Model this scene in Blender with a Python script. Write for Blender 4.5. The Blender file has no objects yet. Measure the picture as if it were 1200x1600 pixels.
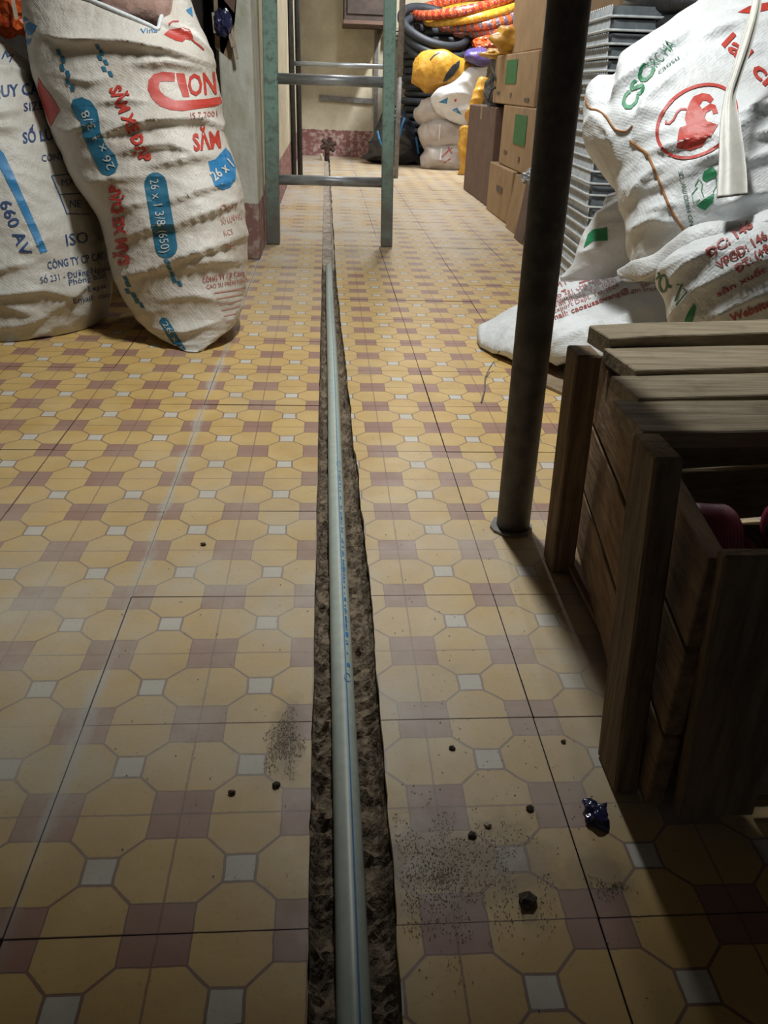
import bpy, bmesh, math, random
from mathutils import Vector, Matrix, noise
from mathutils.bvhtree import BVHTree
random.seed(7)
SC = bpy.context.scene
COL = SC.collection
# ------------------------------------------------------------------ camera
FPX, CAMH, PITCH, ROLL, YAW = 1258.66, .50377, .486836, .03745, -.08117
_f = Vector((0, math.cos(PITCH), -math.sin(PITCH))); _u = Vector((0, math.sin(PITCH), math.cos(PITCH))); _r = Vector((1, 0, 0))
_r2 = _r*math.cos(ROLL)+_u*math.sin(ROLL); _u2 = -_r*math.sin(ROLL)+_u*math.cos(ROLL)
_Z = Matrix.Rotation(YAW, 3, 'Z')
CR, CU, CF = _Z@_r2, _Z@_u2, _Z@_f
CAM = Vector((0, 0, CAMH))
cd = bpy.data.cameras.new('camera'); cam = bpy.data.objects.new('camera', cd); COL.objects.link(cam)
cd.sensor_fit = 'VERTICAL'; cd.sensor_height = 32; cd.lens = 32*FPX/1600; cd.clip_start = .02
m = Matrix((CR, CU, -CF)).transposed().to_4x4(); m.translation = CAM; cam.matrix_world = m
SC.camera = cam
# ------------------------------------------------------------------ light and exposure
SC.view_settings.view_transform = 'Standard'; SC.view_settings.look = 'None'
SC.view_settings.gamma = 1; SC.view_settings.exposure = 0.0
W = bpy.data.worlds.new('dim_room_air'); SC.world = W; W.use_nodes = True
W.node_tree.nodes['Background'].inputs[0].default_value = (.93, .96, 1, 1)
W.node_tree.nodes['Background'].inputs[1].default_value = .042
def area(name, loc, rot, sx, sy, power, col):
    l = bpy.data.lights.new(name, 'AREA'); l.shape = 'RECTANGLE'; l.size = sx; l.size_y = sy; l.energy = power; l.color = col
    o = bpy.data.objects.new(name, l); COL.objects.link(o); o.location = loc; o.rotation_euler = rot
    return o
def bulb(name, loc, power, col, rad=.03):
    l = bpy.data.lights.new(name, 'POINT'); l.energy = power; l.color = col; l.shadow_soft_size = rad
    o = bpy.data.objects.new(name, l); COL.objects.link(o); o.location = loc; return o
area('hanging_lamp_light', (.16, 1.36, 1.45), (math.radians(14), 0, 0), .05, .22, 17.5, (.985, 1, .965))
area('corridor_tube_light', (.3, 4.0, 1.84), (0, 0, 0), .07, 1.0, 22, (.97, .98, 1))
area('rear_tube_light', (.75, 5.62, 1.6), (math.radians(20), math.radians(6), 0), .06, .4, 38, (.95, .98, 1))

# ------------------------------------------------------------------ helpers
def ray(x, y): return CF+CR*((x-600)/FPX)-CU*((y-800)/FPX)
def A(x, y, Y): d = ray(x, y); return CAM+d*(Y/d.y)
def AX(x, y, X): d = ray(x, y); return CAM+d*(X/d.x)
def FL(x, y, z=0): d = ray(x, y); return CAM+d*((z-CAMH)/d.z)
def px(p):
    d = Vector(p)-CAM; z = d.dot(CF)
    return 600+FPX*d.dot(CR)/z, 800-FPX*d.dot(CU)/z
ORG = {}
def V(*a): return Vector(a)
def mobj(name, verts, faces, mat, parent=None, origin=None, smooth=False, uv=None):
    if parent is not None: origin = ORG[parent.name]
    elif origin is None:
        xs = [v[0] for v in verts]; ys = [v[1] for v in verts]; zs = [v[2] for v in verts]
        origin = Vector(((min(xs)+max(xs))/2, (min(ys)+max(ys))/2, min(zs)))
    me = bpy.data.meshes.new(name)
    me.from_pydata([tuple(Vector(v)-origin) for v in verts], [], faces)
    if uv:
        l = me.uv_layers.new(name='uv')
        for lp in me.loops: l.data[lp.index].uv = uv[lp.vertex_index]
    me.materials.append(mat)
    if smooth: me.polygons.foreach_set('use_smooth', [True]*len(me.polygons))
    me.update()
    o = bpy.data.objects.new(name, me); COL.objects.link(o)
    if parent is not None: o.parent = parent
    else: o.location = origin
    ORG[o.name] = origin.copy()
    return o
def empty(name, loc):
    o = bpy.data.objects.new(name, None); COL.objects.link(o); o.location = loc; o.empty_display_size = .05
    ORG[o.name] = Vector(loc); return o
def tag(o, label, cat=None, group=None, kind=None):
    if label: o['label'] = label
    if cat: o['category'] = cat
    if group: o['group'] = group
    if kind: o['kind'] = kind
    return o
def dup(root, off):
    def cp(o, par):
        c = o.copy(); COL.objects.link(c); c.parent = par
        for ch in [k for k in bpy.data.objects if k.parent == o]: cp(ch, c)
        return c
    r = cp(root, None); r.location = root.location+Vector(off); ORG[r.name] = Vector(r.location); return r
class MB:
    def __init__(s): s.v = []; s.f = []
    def add(s, v, f):
        n = len(s.v); s.v += [Vector(q) for q in v]; s.f += [tuple(i+n for i in q) for q in f]; return s
    def box(s, lo, hi, jit=0):
        x0, y0, z0 = lo; x1, y1, z1 = hi
        v = [V(x, y, z) for z in (z0, z1) for y in (y0, y1) for x in (x0, x1)]
        if jit: v = [q+V(random.uniform(-jit, jit), random.uniform(-jit, jit), random.uniform(-jit, jit)) for q in v]
        return s.add(v, [(0, 2, 3, 1), (4, 5, 7, 6), (0, 1, 5, 4), (2, 6, 7, 3), (0, 4, 6, 2), (1, 3, 7, 5)])
    def hexa(s, b, t):   # bottom quad, top quad
        return s.add(list(b)+list(t), [(3, 2, 1, 0), (4, 5, 6, 7), (0, 1, 5, 4), (1, 2, 6, 5), (2, 3, 7, 6), (3, 0, 4, 7)])
    def board(s, a, b, w, t, up=(0, 0, 1), nseg=1):   # bar from a to b, width w across, thickness t along up
        a, b, up = Vector(a), Vector(b), Vector(up); d = (b-a).normalized(); sd = d.cross(up).normalized(); up = sd.cross(d)
        q = lambda p: [p-sd*w/2-up*t/2, p+sd*w/2-up*t/2, p+sd*w/2+up*t/2, p-sd*w/2+up*t/2]
        return s.hexa(q(a), q(b))
    def tube(s, pts, r, n=10, cap=True):
        pts = [Vector(p) for p in pts]; rs = r if isinstance(r, (list, tuple)) else [r]*len(pts)
        base = len(s.v); prev = None
        for i, p in enumerate(pts):
            d = (pts[min(i+1, len(pts)-1)]-pts[max(i-1, 0)]).normalized()
            if prev is None: x = d.cross(V(0, 0, 1) if abs(d.z) < .9 else V(1, 0, 0)).normalized()
            else: x = (prev-d*prev.dot(d)).normalized()
            prev = x; y = d.cross(x)
            s.v += [p+(x*math.cos(2*math.pi*k/n)+y*math.sin(2*math.pi*k/n))*rs[i] for k in range(n)]
        for i in range(len(pts)-1):
            for k in range(n):
                a = base+i*n+k; b = base+i*n+(k+1) % n; s.f.append((a, b, b+n, a+n))
        if cap:
            s.f.append(tuple(base+k for k in reversed(range(n)))); e = base+(len(pts)-1)*n; s.f.append(tuple(e+k for k in range(n)))
        return s
    def torus(s, c, R, r, axis=(0, 0, 1), N=48, n=10, sx=1, sag=None):
        c = Vector(c); q = Vector(axis).to_track_quat('Z', 'Y'); base = len(s.v)
        for i in range(N):
            a = 2*math.pi*i/N; d = V(math.cos(a)*sx, math.sin(a), 0)
            for k in range(n):
                b = 2*math.pi*k/n; p = d*(R+r*math.cos(b))+V(0, 0, r*math.sin(b))
                p = c+q@p
                if sag: p = p+sag(a)
                s.v.append(p)
        for i in range(N):
            for k in range(n):
                s.f.append((base+i*n+k, base+((i+1) % N)*n+k, base+((i+1) % N)*n+(k+1) % n, base+i*n+(k+1) % n))
        return s
    def build(s, name, mat, parent=None, origin=None, smooth=False): return mobj(name, s.v, s.f, mat, parent, origin, smooth)
def bevel(o, w=.003, seg=1):
    bm = bmesh.new(); bm.from_mesh(o.data)
    bmesh.ops.bevel(bm, geom=list(bm.edges), offset=w, segments=seg, affect='EDGES', profile=.5)
    bm.to_mesh(o.data); bm.free(); return o
# ---- node helpers
class NT:
    def __init__(s, name):
        s.m = bpy.data.materials.new(name); s.m.use_nodes = True; s.t = s.m.node_tree; s.b = s.t.nodes['Principled BSDF']
    def n(s, typ, **kw):
        o = s.t.nodes.new(typ)
        for k, v in kw.items(): setattr(o, k, v)
        return o
    def put(s, sock, v):
        if isinstance(v, (int, float)): sock.default_value = v
        elif isinstance(v, (tuple, list)): sock.default_value = tuple(v)+(1,) if sock.type == 'RGBA' and len(v) == 3 else v
        else: s.t.links.new(v, sock)
    def math(s, op, a, b=0, c=None, clamp=False):
        o = s.n('ShaderNodeMath', operation=op, use_clamp=clamp); s.put(o.inputs[0], a); s.put(o.inputs[1], b)
        if c is not None: s.put(o.inputs[2], c)
        return o.outputs[0]
    def mix(s, f, a, b, mode='MIX'):
        o = s.n('ShaderNodeMix', data_type='RGBA', blend_type=mode); s.put(o.inputs['Factor'], f); s.put(o.inputs[6], a); s.put(o.inputs[7], b); return o.outputs[2]
    def noise(s, vec, scale, detail=3, rough=.55):
        o = s.n('ShaderNodeTexNoise'); o.inputs['Scale'].default_value = scale; o.inputs['Detail'].default_value = detail; o.inputs['Roughness'].default_value = rough
        if vec is not None: s.t.links.new(vec, o.inputs['Vector'])
        return o.outputs['Fac']
    def ramp(s, v, lo, hi): 
        o = s.n('ShaderNodeMapRange'); s.put(o.inputs[0], v); s.put(o.inputs[1], lo); s.put(o.inputs[2], hi); return o.outputs[0]
    def pos(s): return s.n('ShaderNodeNewGeometry').outputs['Position']
    def obj(s): return s.n('ShaderNodeTexCoord').outputs['Object']
    def scale(s, vec, sc):
        o = s.n('ShaderNodeMapping'); s.t.links.new(vec, o.inputs[0]); o.inputs['Scale'].default_value = sc; return o.outputs[0]
    def bump(s, h, dist, strength=1.):
        o = s.n('ShaderNodeBump'); s.put(o.inputs['Height'], h); o.inputs['Distance'].default_value = dist; o.inputs['Strength'].default_value = strength
        s.t.links.new(o.outputs[0], s.b.inputs['Normal'])
    def fin(s, col=None, rough=None, metal=None, spec=None):
        if col is not None: s.put(s.b.inputs['Base Color'], col)
        if rough is not None: s.put(s.b.inputs['Roughness'], rough)
        if metal is not None: s.put(s.b.inputs['Metallic'], metal)
        if spec is not None: s.put(s.b.inputs['Specular IOR Level'], spec)
        return s.m
def simple(name, c1, c2=None, rough=.6, sc=30, stretch=(1, 1, 1), metal=0, bump=0, bsc=None, lo=.35, hi=.65, spec=.5, detail=4):
    t = NT(name); c2 = c2 or tuple(k*.75 for k in c1)
    v = t.scale(t.pos(), stretch); n1 = t.noise(v, sc, detail)
    if bump: t.bump(t.noise(v, bsc or sc*2, 4), bump)
    return t.fin(t.mix(t.ramp(n1, lo, hi), c1, c2), rough, metal, spec)

# ------------------------------------------------------------------ materials
def tile_mat():
    t = NT('patterned_cement_tile'); o = t.obj(); sp = t.n('ShaderNodeSeparateXYZ'); t.t.links.new(o, sp.inputs[0])
    wob = t.noise(o, 60, 2)
    def fold(k):   # distance to the nearest white-square centre, 0 .. .5
        a = t.math('ADD', t.math('DIVIDE', sp.outputs[k], .1), 100.0+.0)
        a = t.math('ADD', a, t.math('MULTIPLY', t.math('SUBTRACT', wob, .5), .02))
        return t.math('ABSOLUTE', t.math('SUBTRACT', t.math('FRACT', a), .5))
    u, v = fold(0), fold(1)
    mx, mn = t.math('MAXIMUM', u, v), t.math('MINIMUM', u, v)
    white = t.math('LESS_THAN', mx, .115)
    brown = t.math('GREATER_THAN', mn, .272)
    lw = .011
    l1 = t.math('LESS_THAN', t.math('ABSOLUTE', t.math('SUBTRACT', mx, .115)), lw)
    l2 = t.math('MULTIPLY', t.math('LESS_THAN', t.math('ABSOLUTE', t.math('SUBTRACT', u, v)), lw*1.4),
                t.math('MULTIPLY', t.math('GREATER_THAN', mx, .11), t.math('LESS_THAN', mn, .275)))
    l3 = t.math('LESS_THAN', t.math('ABSOLUTE', t.math('SUBTRACT', mn, .272)), lw*.55)
    l4 = t.math('GREATER_THAN', mx, .5-lw*.8)
    line = t.math('MAXIMUM', t.math('MAXIMUM', l1, l2), t.math('MAXIMUM', l3, t.math('MULTIPLY', l4, .8)))
    rnd = t.n('ShaderNodeObjectInfo').outputs['Random']
    P = t.pos()
    blot = t.noise(P, 14, 5)
    grain = t.noise(P, 260, 2)
    yel = t.mix(t.ramp(blot, .38, .66), (.62, .43, .165), (.53, .345, .115))
    yel = t.mix(t.math('MULTIPLY', rnd, .45), yel, (.58, .375, .13))
    bro = t.mix(t.ramp(blot, .35, .7), (.31, .165, .12), (.36, .21, .155))
    whi = t.mix(t.ramp(blot, .3, .7), (.62, .59, .52), (.52, .48, .4))
    c = t.mix(white, t.mix(brown, yel, bro), whi)
    c = t.mix(t.math('MULTIPLY', line, .85), c, (.17, .09, .085))
    # cement dust: builds up along the far end of the trench and by the work place in front
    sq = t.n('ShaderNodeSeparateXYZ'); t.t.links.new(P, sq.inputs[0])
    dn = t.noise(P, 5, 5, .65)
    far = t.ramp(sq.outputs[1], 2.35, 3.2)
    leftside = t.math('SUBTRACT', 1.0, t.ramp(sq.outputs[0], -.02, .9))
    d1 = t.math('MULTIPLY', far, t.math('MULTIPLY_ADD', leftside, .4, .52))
    near = t.math('MULTIPLY', t.ramp(sq.outputs[1], .33, .5), t.math('SUBTRACT', 1.0, t.ramp(sq.outputs[1], .8, 1.25)))
    d2 = t.math('MULTIPLY', near, .62)
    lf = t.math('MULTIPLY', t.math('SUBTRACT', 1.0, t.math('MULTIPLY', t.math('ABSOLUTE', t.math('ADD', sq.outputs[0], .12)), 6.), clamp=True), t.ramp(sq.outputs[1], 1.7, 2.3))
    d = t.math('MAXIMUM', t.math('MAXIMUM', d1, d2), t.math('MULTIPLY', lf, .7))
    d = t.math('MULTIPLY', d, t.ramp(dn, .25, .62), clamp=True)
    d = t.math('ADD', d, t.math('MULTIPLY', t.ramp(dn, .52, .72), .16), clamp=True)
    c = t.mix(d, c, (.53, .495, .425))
    def patch(x, y, rx, ry, amt):
        ex = t.math('DIVIDE', t.math('SUBTRACT', sq.outputs[0], x), rx); ey = t.math('DIVIDE', t.math('SUBTRACT', sq.outputs[1], y), ry)
        r = t.math('SQRT', t.math('ADD', t.math('MULTIPLY', ex, ex), t.math('MULTIPLY', ey, ey)))
        r = t.math('ADD', r, t.math('MULTIPLY', t.math('SUBTRACT', t.noise(P, 30, 6, .75), .5), 1.5))
        return t.math('MULTIPLY', t.math('SUBTRACT', 1.0, t.ramp(r, .35, 1.05)), amt)
    dirt = t.math('MAXIMUM', patch(.085, .400, .095, .055, .8), t.math('MAXIMUM', patch(-.034, .53, .018, .055, .75), patch(.20, .385, .03, .03, .6)))
    c = t.mix(dirt, c, (.2, .15, .1))
    smear = t.math('ADD', t.math('ABSOLUTE', t.math('ADD', sq.outputs[0], .2123)), t.math('MULTIPLY', t.math('SUBTRACT', t.noise(t.scale(P, (1, .35, 1)), 30, 5, .7), .5), .045))
    smear = t.math('MULTIPLY', t.math('SUBTRACT', 1.0, t.ramp(smear, .0, .0095)), t.math('MULTIPLY', t.ramp(sq.outputs[1], .3, .45), .62))
    c = t.mix(smear, c, (.5, .5, .46))
    mott = t.math('MULTIPLY', t.ramp(t.noise(P, 9, 7, .72), .5, .75), .35)
    c = t.mix(mott, c, (.36, .29, .2))
    c = t.mix(t.math('MULTIPLY', t.ramp(grain, .6, .78), .3), c, (.2, .13, .08))
    t.bump(t.math('ADD', t.math('MULTIPLY', line, -.25), t.math('MULTIPLY', t.noise(P, 70, 3), .6)), .0007, .7)
    return t.fin(c, t.math('MULTIPLY_ADD', t.noise(P, 25, 3), .3, .3), spec=.42)
M = {}
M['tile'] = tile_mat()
M['grout'] = simple('grey_cement_bed', (.27, .22, .17), (.13, .1, .08), .9, 60, bump=.001)
M['soil'] = simple('trench_soil', (.26, .2, .135), (.11, .08, .054), .95, 55, bump=.006, bsc=120, lo=.4, hi=.62)
M['mortar'] = simple('pale_mortar', (.45, .39, .32), (.24, .2, .16), .95, 40, bump=.004, bsc=90)
M['sand'] = simple('cement_sand', (.4, .32, .22), (.26, .2, .14), .95, 160)
M['clod'] = simple('dark_clod', (.1, .07, .05), (.05, .035, .025), .9, 200)
M['chip'] = simple('pale_chip', (.6, .53, .43), (.45, .38, .3), .9, 200)
def pipe_mat():
    t = NT('pipe_plastic'); n = t.noise(t.pos(), 90, 3)
    return t.fin(t.mix(t.ramp(n, .4, .75), (.47, .53, .47), (.40, .45, .40)), .36, spec=.5)
M['pipe'] = pipe_mat()
M['blue'] = simple('blue_pipe_ink', (.04, .18, .42), (.05, .22, .46), .5, 80)
def wall_mat():
    t = NT('limewashed_wall'); P = t.pos(); s = t.n('ShaderNodeSeparateXYZ'); t.t.links.new(P, s.inputs[0])
    n1 = t.noise(P, 7, 5, .6); n2 = t.noise(P, 34, 4)
    edge = t.math('ADD', s.outputs[2], t.math('MULTIPLY', t.math('SUBTRACT', n2, .5), .02))
    top = t.mix(t.ramp(n1, .35, .7), (.66, .6, .45), (.5, .44, .32))
    dado = t.mix(t.ramp(n2, .48, .66), (.27, .125, .115), (.5, .38, .34))
    c = t.mix(t.math('LESS_THAN', edge, .185), top, dado)
    t.bump(t.math('ADD', n1, n2), .004)
    return t.fin(c, .85, spec=.2)
M['wall'] = wall_mat()
def pillar_mat():
    t = NT('grey_plaster_pillar'); P = t.pos(); s = t.n('ShaderNodeSeparateXYZ'); t.t.links.new(P, s.inputs[0])
    n1 = t.noise(t.scale(P, (1, 1, .4)), 16, 5, .6); n2 = t.noise(P, 40, 4)
    edge = t.math('ADD', s.outputs[2], t.math('MULTIPLY', t.math('SUBTRACT', n2, .5), .03))
    top = t.mix(t.ramp(n1, .4, .68), (.56, .57, .52), (.38, .37, .28))
    dado = t.mix(t.ramp(n2, .5, .7), (.23, .13, .115), (.42, .34, .3))
    t.bump(n2, .004)
    return t.fin(t.mix(t.math('LESS_THAN', edge, .17), top, dado), .85, spec=.2)
M['pillar'] = pillar_mat()
M['ceil'] = simple('dull_ceiling', (.4, .37, .32), (.3, .28, .24), .9, 4)
def sackmat(name, col, dirt, dirtamt, weave=900., lo=.5, hi=.75):
    t = NT(name); uv = t.n('ShaderNodeTexCoord').outputs['UV']; P = t.pos()
    s = t.n('ShaderNodeSeparateXYZ'); t.t.links.new(uv, s.inputs[0])
    w = t.math('MULTIPLY', t.math('SINE', t.math('MULTIPLY', s.outputs[0], weave)), t.math('SINE', t.math('MULTIPLY', s.outputs[1], weave)))
    n1 = t.noise(P, 11, 5, .62); n2 = t.noise(P, 38, 4)
    c = t.mix(t.math('MULTIPLY', t.ramp(n1, lo, hi), dirtamt), col, dirt)
    t.bump(t.math('ADD', t.math('MULTIPLY', w, .035), t.math('MULTIPLY', n2, 1.3)), .0035)
    return t.fin(c, .48, spec=.4)
M['sackL'] = sackmat('grubby_woven_sack', (.6, .565, .51), (.4, .33, .25), .75)
M['sackG'] = sackmat('dull_woven_sack', (.55, .535, .49), (.4, .35, .27), .5)
M['sackW'] = sackmat('white_woven_sack', (.68, .71, .73), (.56, .54, .5), .55)
def ink(name, c, r=.5):
    t = NT(name); n = t.noise(t.pos(), 70, 4); return t.fin(t.mix(t.ramp(n, .55, .8), c, tuple(min(1, k*1.35+.05) for k in c)), r)
M['red'] = ink('red_ink', (.48, .045, .03)); M['dred'] = ink('dull_red_ink', (.36, .07, .06)); M['pink'] = ink('faded_pink_ink', (.5, .25, .21))
M['tblue'] = ink('teal_blue_ink', (.02, .14, .24)); M['bblue'] = ink('bright_blue_ink', (.025, .2, .44)); M['nblue'] = ink('navy_ink', (.03, .07, .19))
M['green'] = ink('green_ink', (.02, .21, .085)); M['dgreen'] = ink('dark_green_ink', (.03, .12, .07)); M['grayt'] = ink('grey_lettering', (.5, .52, .5)); M['grime'] = ink('grime_smudge', (.43, .4, .35))
M['rust'] = simple('rusty_string', (.42, .2, .07), (.3, .13, .05), .9, 120)
def paint_mat():
    t = NT('chipped_green_paint'); P = t.pos(); q = t.n('ShaderNodeSeparateXYZ'); t.t.links.new(P, q.inputs[0]); n = t.noise(P, 45, 5, .6); n2 = t.noise(P, 14, 4)
    c = t.mix(t.ramp(n, .5, .72), (.2, .34, .29), (.1, .14, .12))
    worn = t.math('SUBTRACT', 1.0, t.ramp(t.math('ADD', q.outputs[2], t.math('MULTIPLY', t.math('SUBTRACT', n2, .5), .5)), .06, .45))
    t.bump(n, .002); return t.fin(t.mix(t.math('MULTIPLY', worn, .9), c, (.11, .095, .08)), .5)
M['green_paint'] = paint_mat()
M['steel'] = simple('worn_steel_tube', (.4, .44, .47), (.2, .2, .2), .4, 40, metal=.4, stretch=(.3, 1, 1))
M['dsteel'] = simple('dark_steel_tube', (.06, .058, .055), (.035, .033, .03), .55, 40, metal=.3)
M['gsteel'] = simple('dull_grey_tube', (.24, .23, .22), (.15, .14, .13), .6, 50, metal=.2)
M['pole'] = simple('grimy_iron_pole', (.105, .092, .078), (.055, .048, .042), .6, 45, bump=.001, metal=.25)
def wood(name, a, b, sx=(1, 14, 14), sc=7):
    t = NT(name); P = t.scale(t.obj(), sx); n = t.noise(P, sc, 6, .6); n2 = t.noise(t.obj(), 22, 4)
    c = t.mix(t.ramp(n, .36, .66), a, b); c = t.mix(t.math('MULTIPLY', t.ramp(n2, .55, .75), .5), c, tuple(k*.45 for k in b))
    t.bump(n, .003); return t.fin(c, .85, spec=.25)
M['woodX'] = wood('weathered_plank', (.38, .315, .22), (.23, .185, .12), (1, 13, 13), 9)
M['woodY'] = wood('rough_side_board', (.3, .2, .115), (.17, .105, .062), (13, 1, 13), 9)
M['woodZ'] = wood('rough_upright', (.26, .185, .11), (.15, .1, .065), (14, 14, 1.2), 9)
M['darkwood'] = simple('dark_shelf_wood', (.1, .085, .07), (.055, .045, .04), .85, 20)
M['palewood'] = simple('pale_batten', (.44, .38, .29), (.3, .25, .19), .8, 30, stretch=(6, 6, 1))
M['kraft'] = simple('kraft_cardboard', (.35, .23, .12), (.27, .17, .085), .8, 12, lo=.3, hi=.7)
M['kraftd'] = simple('dark_brown_cardboard', (.145, .085, .06), (.11, .065, .05), .75, 14)
M['kraftg'] = simple('grey_brown_board', (.33, .25, .17), (.22, .16, .1), .8, 30)  # grey-brown base colour for cardboard, boards and carton tape
M['bgreen'] = ink('box_green_print', (.03, .14, .04), .7); M['boxink'] = ink('box_dark_print', (.1, .07, .05), .7)
M['zinc'] = simple('galvanised_wire', (.7, .74, .76), (.5, .54, .57), .45, 60, metal=.15)
M['mesh_in'] = simple('grey_inner_sheet', (.17, .2, .22), (.12, .14, .16), .55, 60, metal=.0)
M['rubber'] = simple('black_rubber', (.018, .019, .021), (.03, .03, .032), .5, 40, bump=.002)
M['rubberb'] = simple('blue_black_rubber', (.022, .027, .035), (.014, .017, .022), .6, 40)
def wrapmat(name, cols, f=42):
    t = NT(name); P = t.obj(); n = t.noise(P, 40, 4); s = t.n('ShaderNodeSeparateXYZ'); t.t.links.new(P, s.inputs[0])
    a = t.math('ARCTAN2', s.outputs[1], s.outputs[0]); w = t.math('FRACT', t.math('ADD', t.math('MULTIPLY', a, f/6.283), t.math('MULTIPLY', n, .8)))
    c = t.mix(t.math('GREATER_THAN', w, .55), cols[0], cols[1]); c = t.mix(t.math('GREATER_THAN', t.noise(P, 90, 3), .62), c, cols[2])
    t.bump(n, .006); return t.fin(c, .2, spec=.7)
M['wrap1'] = wrapmat('red_shiny_wrap', ((.4, .035, .02), (.52, .11, .03), (.6, .42, .36)))
M['wrap2'] = wrapmat('yellow_shiny_wrap', ((.68, .36, .03), (.7, .45, .06), (.45, .1, .02)))
M['wrap3'] = wrapmat('orange_purple_wrap', ((.52, .1, .025), (.13, .11, .17), (.62, .5, .4)))
M['wrap4'] = wrapmat('orange_grey_wrap', ((.5, .1, .03), (.2, .19, .24), (.68, .6, .5)))
M['wrap5'] = wrapmat('dark_red_wrap', ((.33, .025, .02), (.46, .07, .03), (.7, .5, .42)))
M['whiteband'] = simple('white_hoop', (.62, .55, .5), (.5, .4, .36), .5, 30)
def film(name, c1, c2, rough=.28, sc=25, bump=.004):
    t = NT(name); n = t.noise(t.pos(), sc, 4); t.bump(t.noise(t.pos(), sc*1.6, 4), bump); return t.fin(t.mix(t.ramp(n, .35, .68), c1, c2), rough, spec=.6)
M['yellowbag'] = film('yellow_plastic_film', (.6, .33, .035), (.44, .2, .02), .42)
M['blackbag'] = film('black_plastic_film', (.012, .013, .016), (.022, .024, .03), .3)
M['orangebag'] = film('orange_plastic_film', (.62, .12, .015), (.35, .03, .015), .35)
M['bluebag'] = film('dark_blue_plastic_film', (.015, .018, .06), (.03, .035, .1), .15)
M['purple'] = film('violet_plastic_film', (.05, .055, .2), (.12, .06, .2), .35)
M['pinktan'] = film('pinkish_clear_wrapped_goods', (.5, .33, .28), (.38, .24, .2), .25)
M['greybundle'] = film('grey_white_bundle_film', (.5, .47, .45), (.38, .33, .32), .4, 14)
M['whitefilm'] = film('white_printed_film', (.72, .73, .74), (.62, .63, .66), .35, 14)
M['strap'] = film('milky_strap_plastic', (.66, .65, .6), (.55, .54, .48), .5, 30, .001)
M['bluecord'] = simple('blue_cord', (.04, .2, .42), (.03, .14, .3), .6, 60)
M['silver'] = simple('silver_foil', (.55, .58, .6), (.3, .32, .34), .3, 60, metal=.6, bump=.004)
M['greyrag'] = simple('dark_grey_plastic', (.13, .125, .125), (.07, .068, .07), .5, 50, bump=.004)
M['pinkroll'] = simple('pink_ribbed_plastic', (.5, .1, .16), (.38, .06, .11), .45, 60)
M['valve'] = simple('rusty_valve', (.07, .035, .025), (.035, .02, .015), .7, 90)
M['cabinet'] = simple('dark_wall_cabinet', (.055, .035, .025), (.03, .02, .016), .6, 20)
M['lamp'] = NT('tube_glow').m
_b = M['lamp'].node_tree.nodes['Principled BSDF']; _b.inputs['Emission Color'].default_value = (1, .97, .92, 1); _b.inputs['Emission Strength'].default_value = 4

# ------------------------------------------------------------------ room shell
def struct(o): o['kind'] = 'structure'; return o
XJ = -.0123; YJ = .35          # tile joints
XR = 1.8; YB = 6.9
# ground bed in two slabs, with the trench between
def edgeR(y):
    pts = [(0, .0465), (.75, .0495), (1.1, .046), (1.45, .041), (2.0, .035), (2.5, .03), (4, .029), (6, .028), (7, .028)]
    for (a, b), (c, d) in zip(pts, pts[1:]):
        if y <= c: w = b+(d-b)*(y-a)/(c-a); break
    return w+.0026*noise.noise(V(y*9, 3.3, 0))+.0016*noise.noise(V(y*40, 1.3, 0))
def edgeL(y): return XJ+.0012*noise.noise(V(y*14, 7.7, 0))-.004*max(0, noise.noise(V(y*33, 9.2, 0))-.35)
mb = MB()
ys = [-.6+.02*i for i in range(375)]
def slab(fa, fb, z1, z0):
    n = len(mb.v)
    for y in ys:
        a, b = fa(y), fb(y); mb.v += [V(a, y, z1), V(b, y, z1), V(b, y, z0), V(a, y, z0)]
    for i in range(len(ys)-1):
        for k in range(4): mb.f.append((n+4*i+k, n+4*i+(k+1) % 4, n+4*i+4+(k+1) % 4, n+4*i+4+k))
    mb.f.append((n, n+3, n+2, n+1)); e = n+4*(len(ys)-1); mb.f.append((e, e+1, e+2, e+3))
slab(lambda y: -1.7, lambda y: edgeL(y)-.0012, -.0085, -.09)
slab(lambda y: edgeR(y)+.0012, lambda y: XR, -.0085, -.09)
mb.box((-.1, -.6, -.13), (.15, 6.88, -.089))
floor = struct(mb.build('floor', M['grout'], origin=V(0, 0, 0)))
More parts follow.
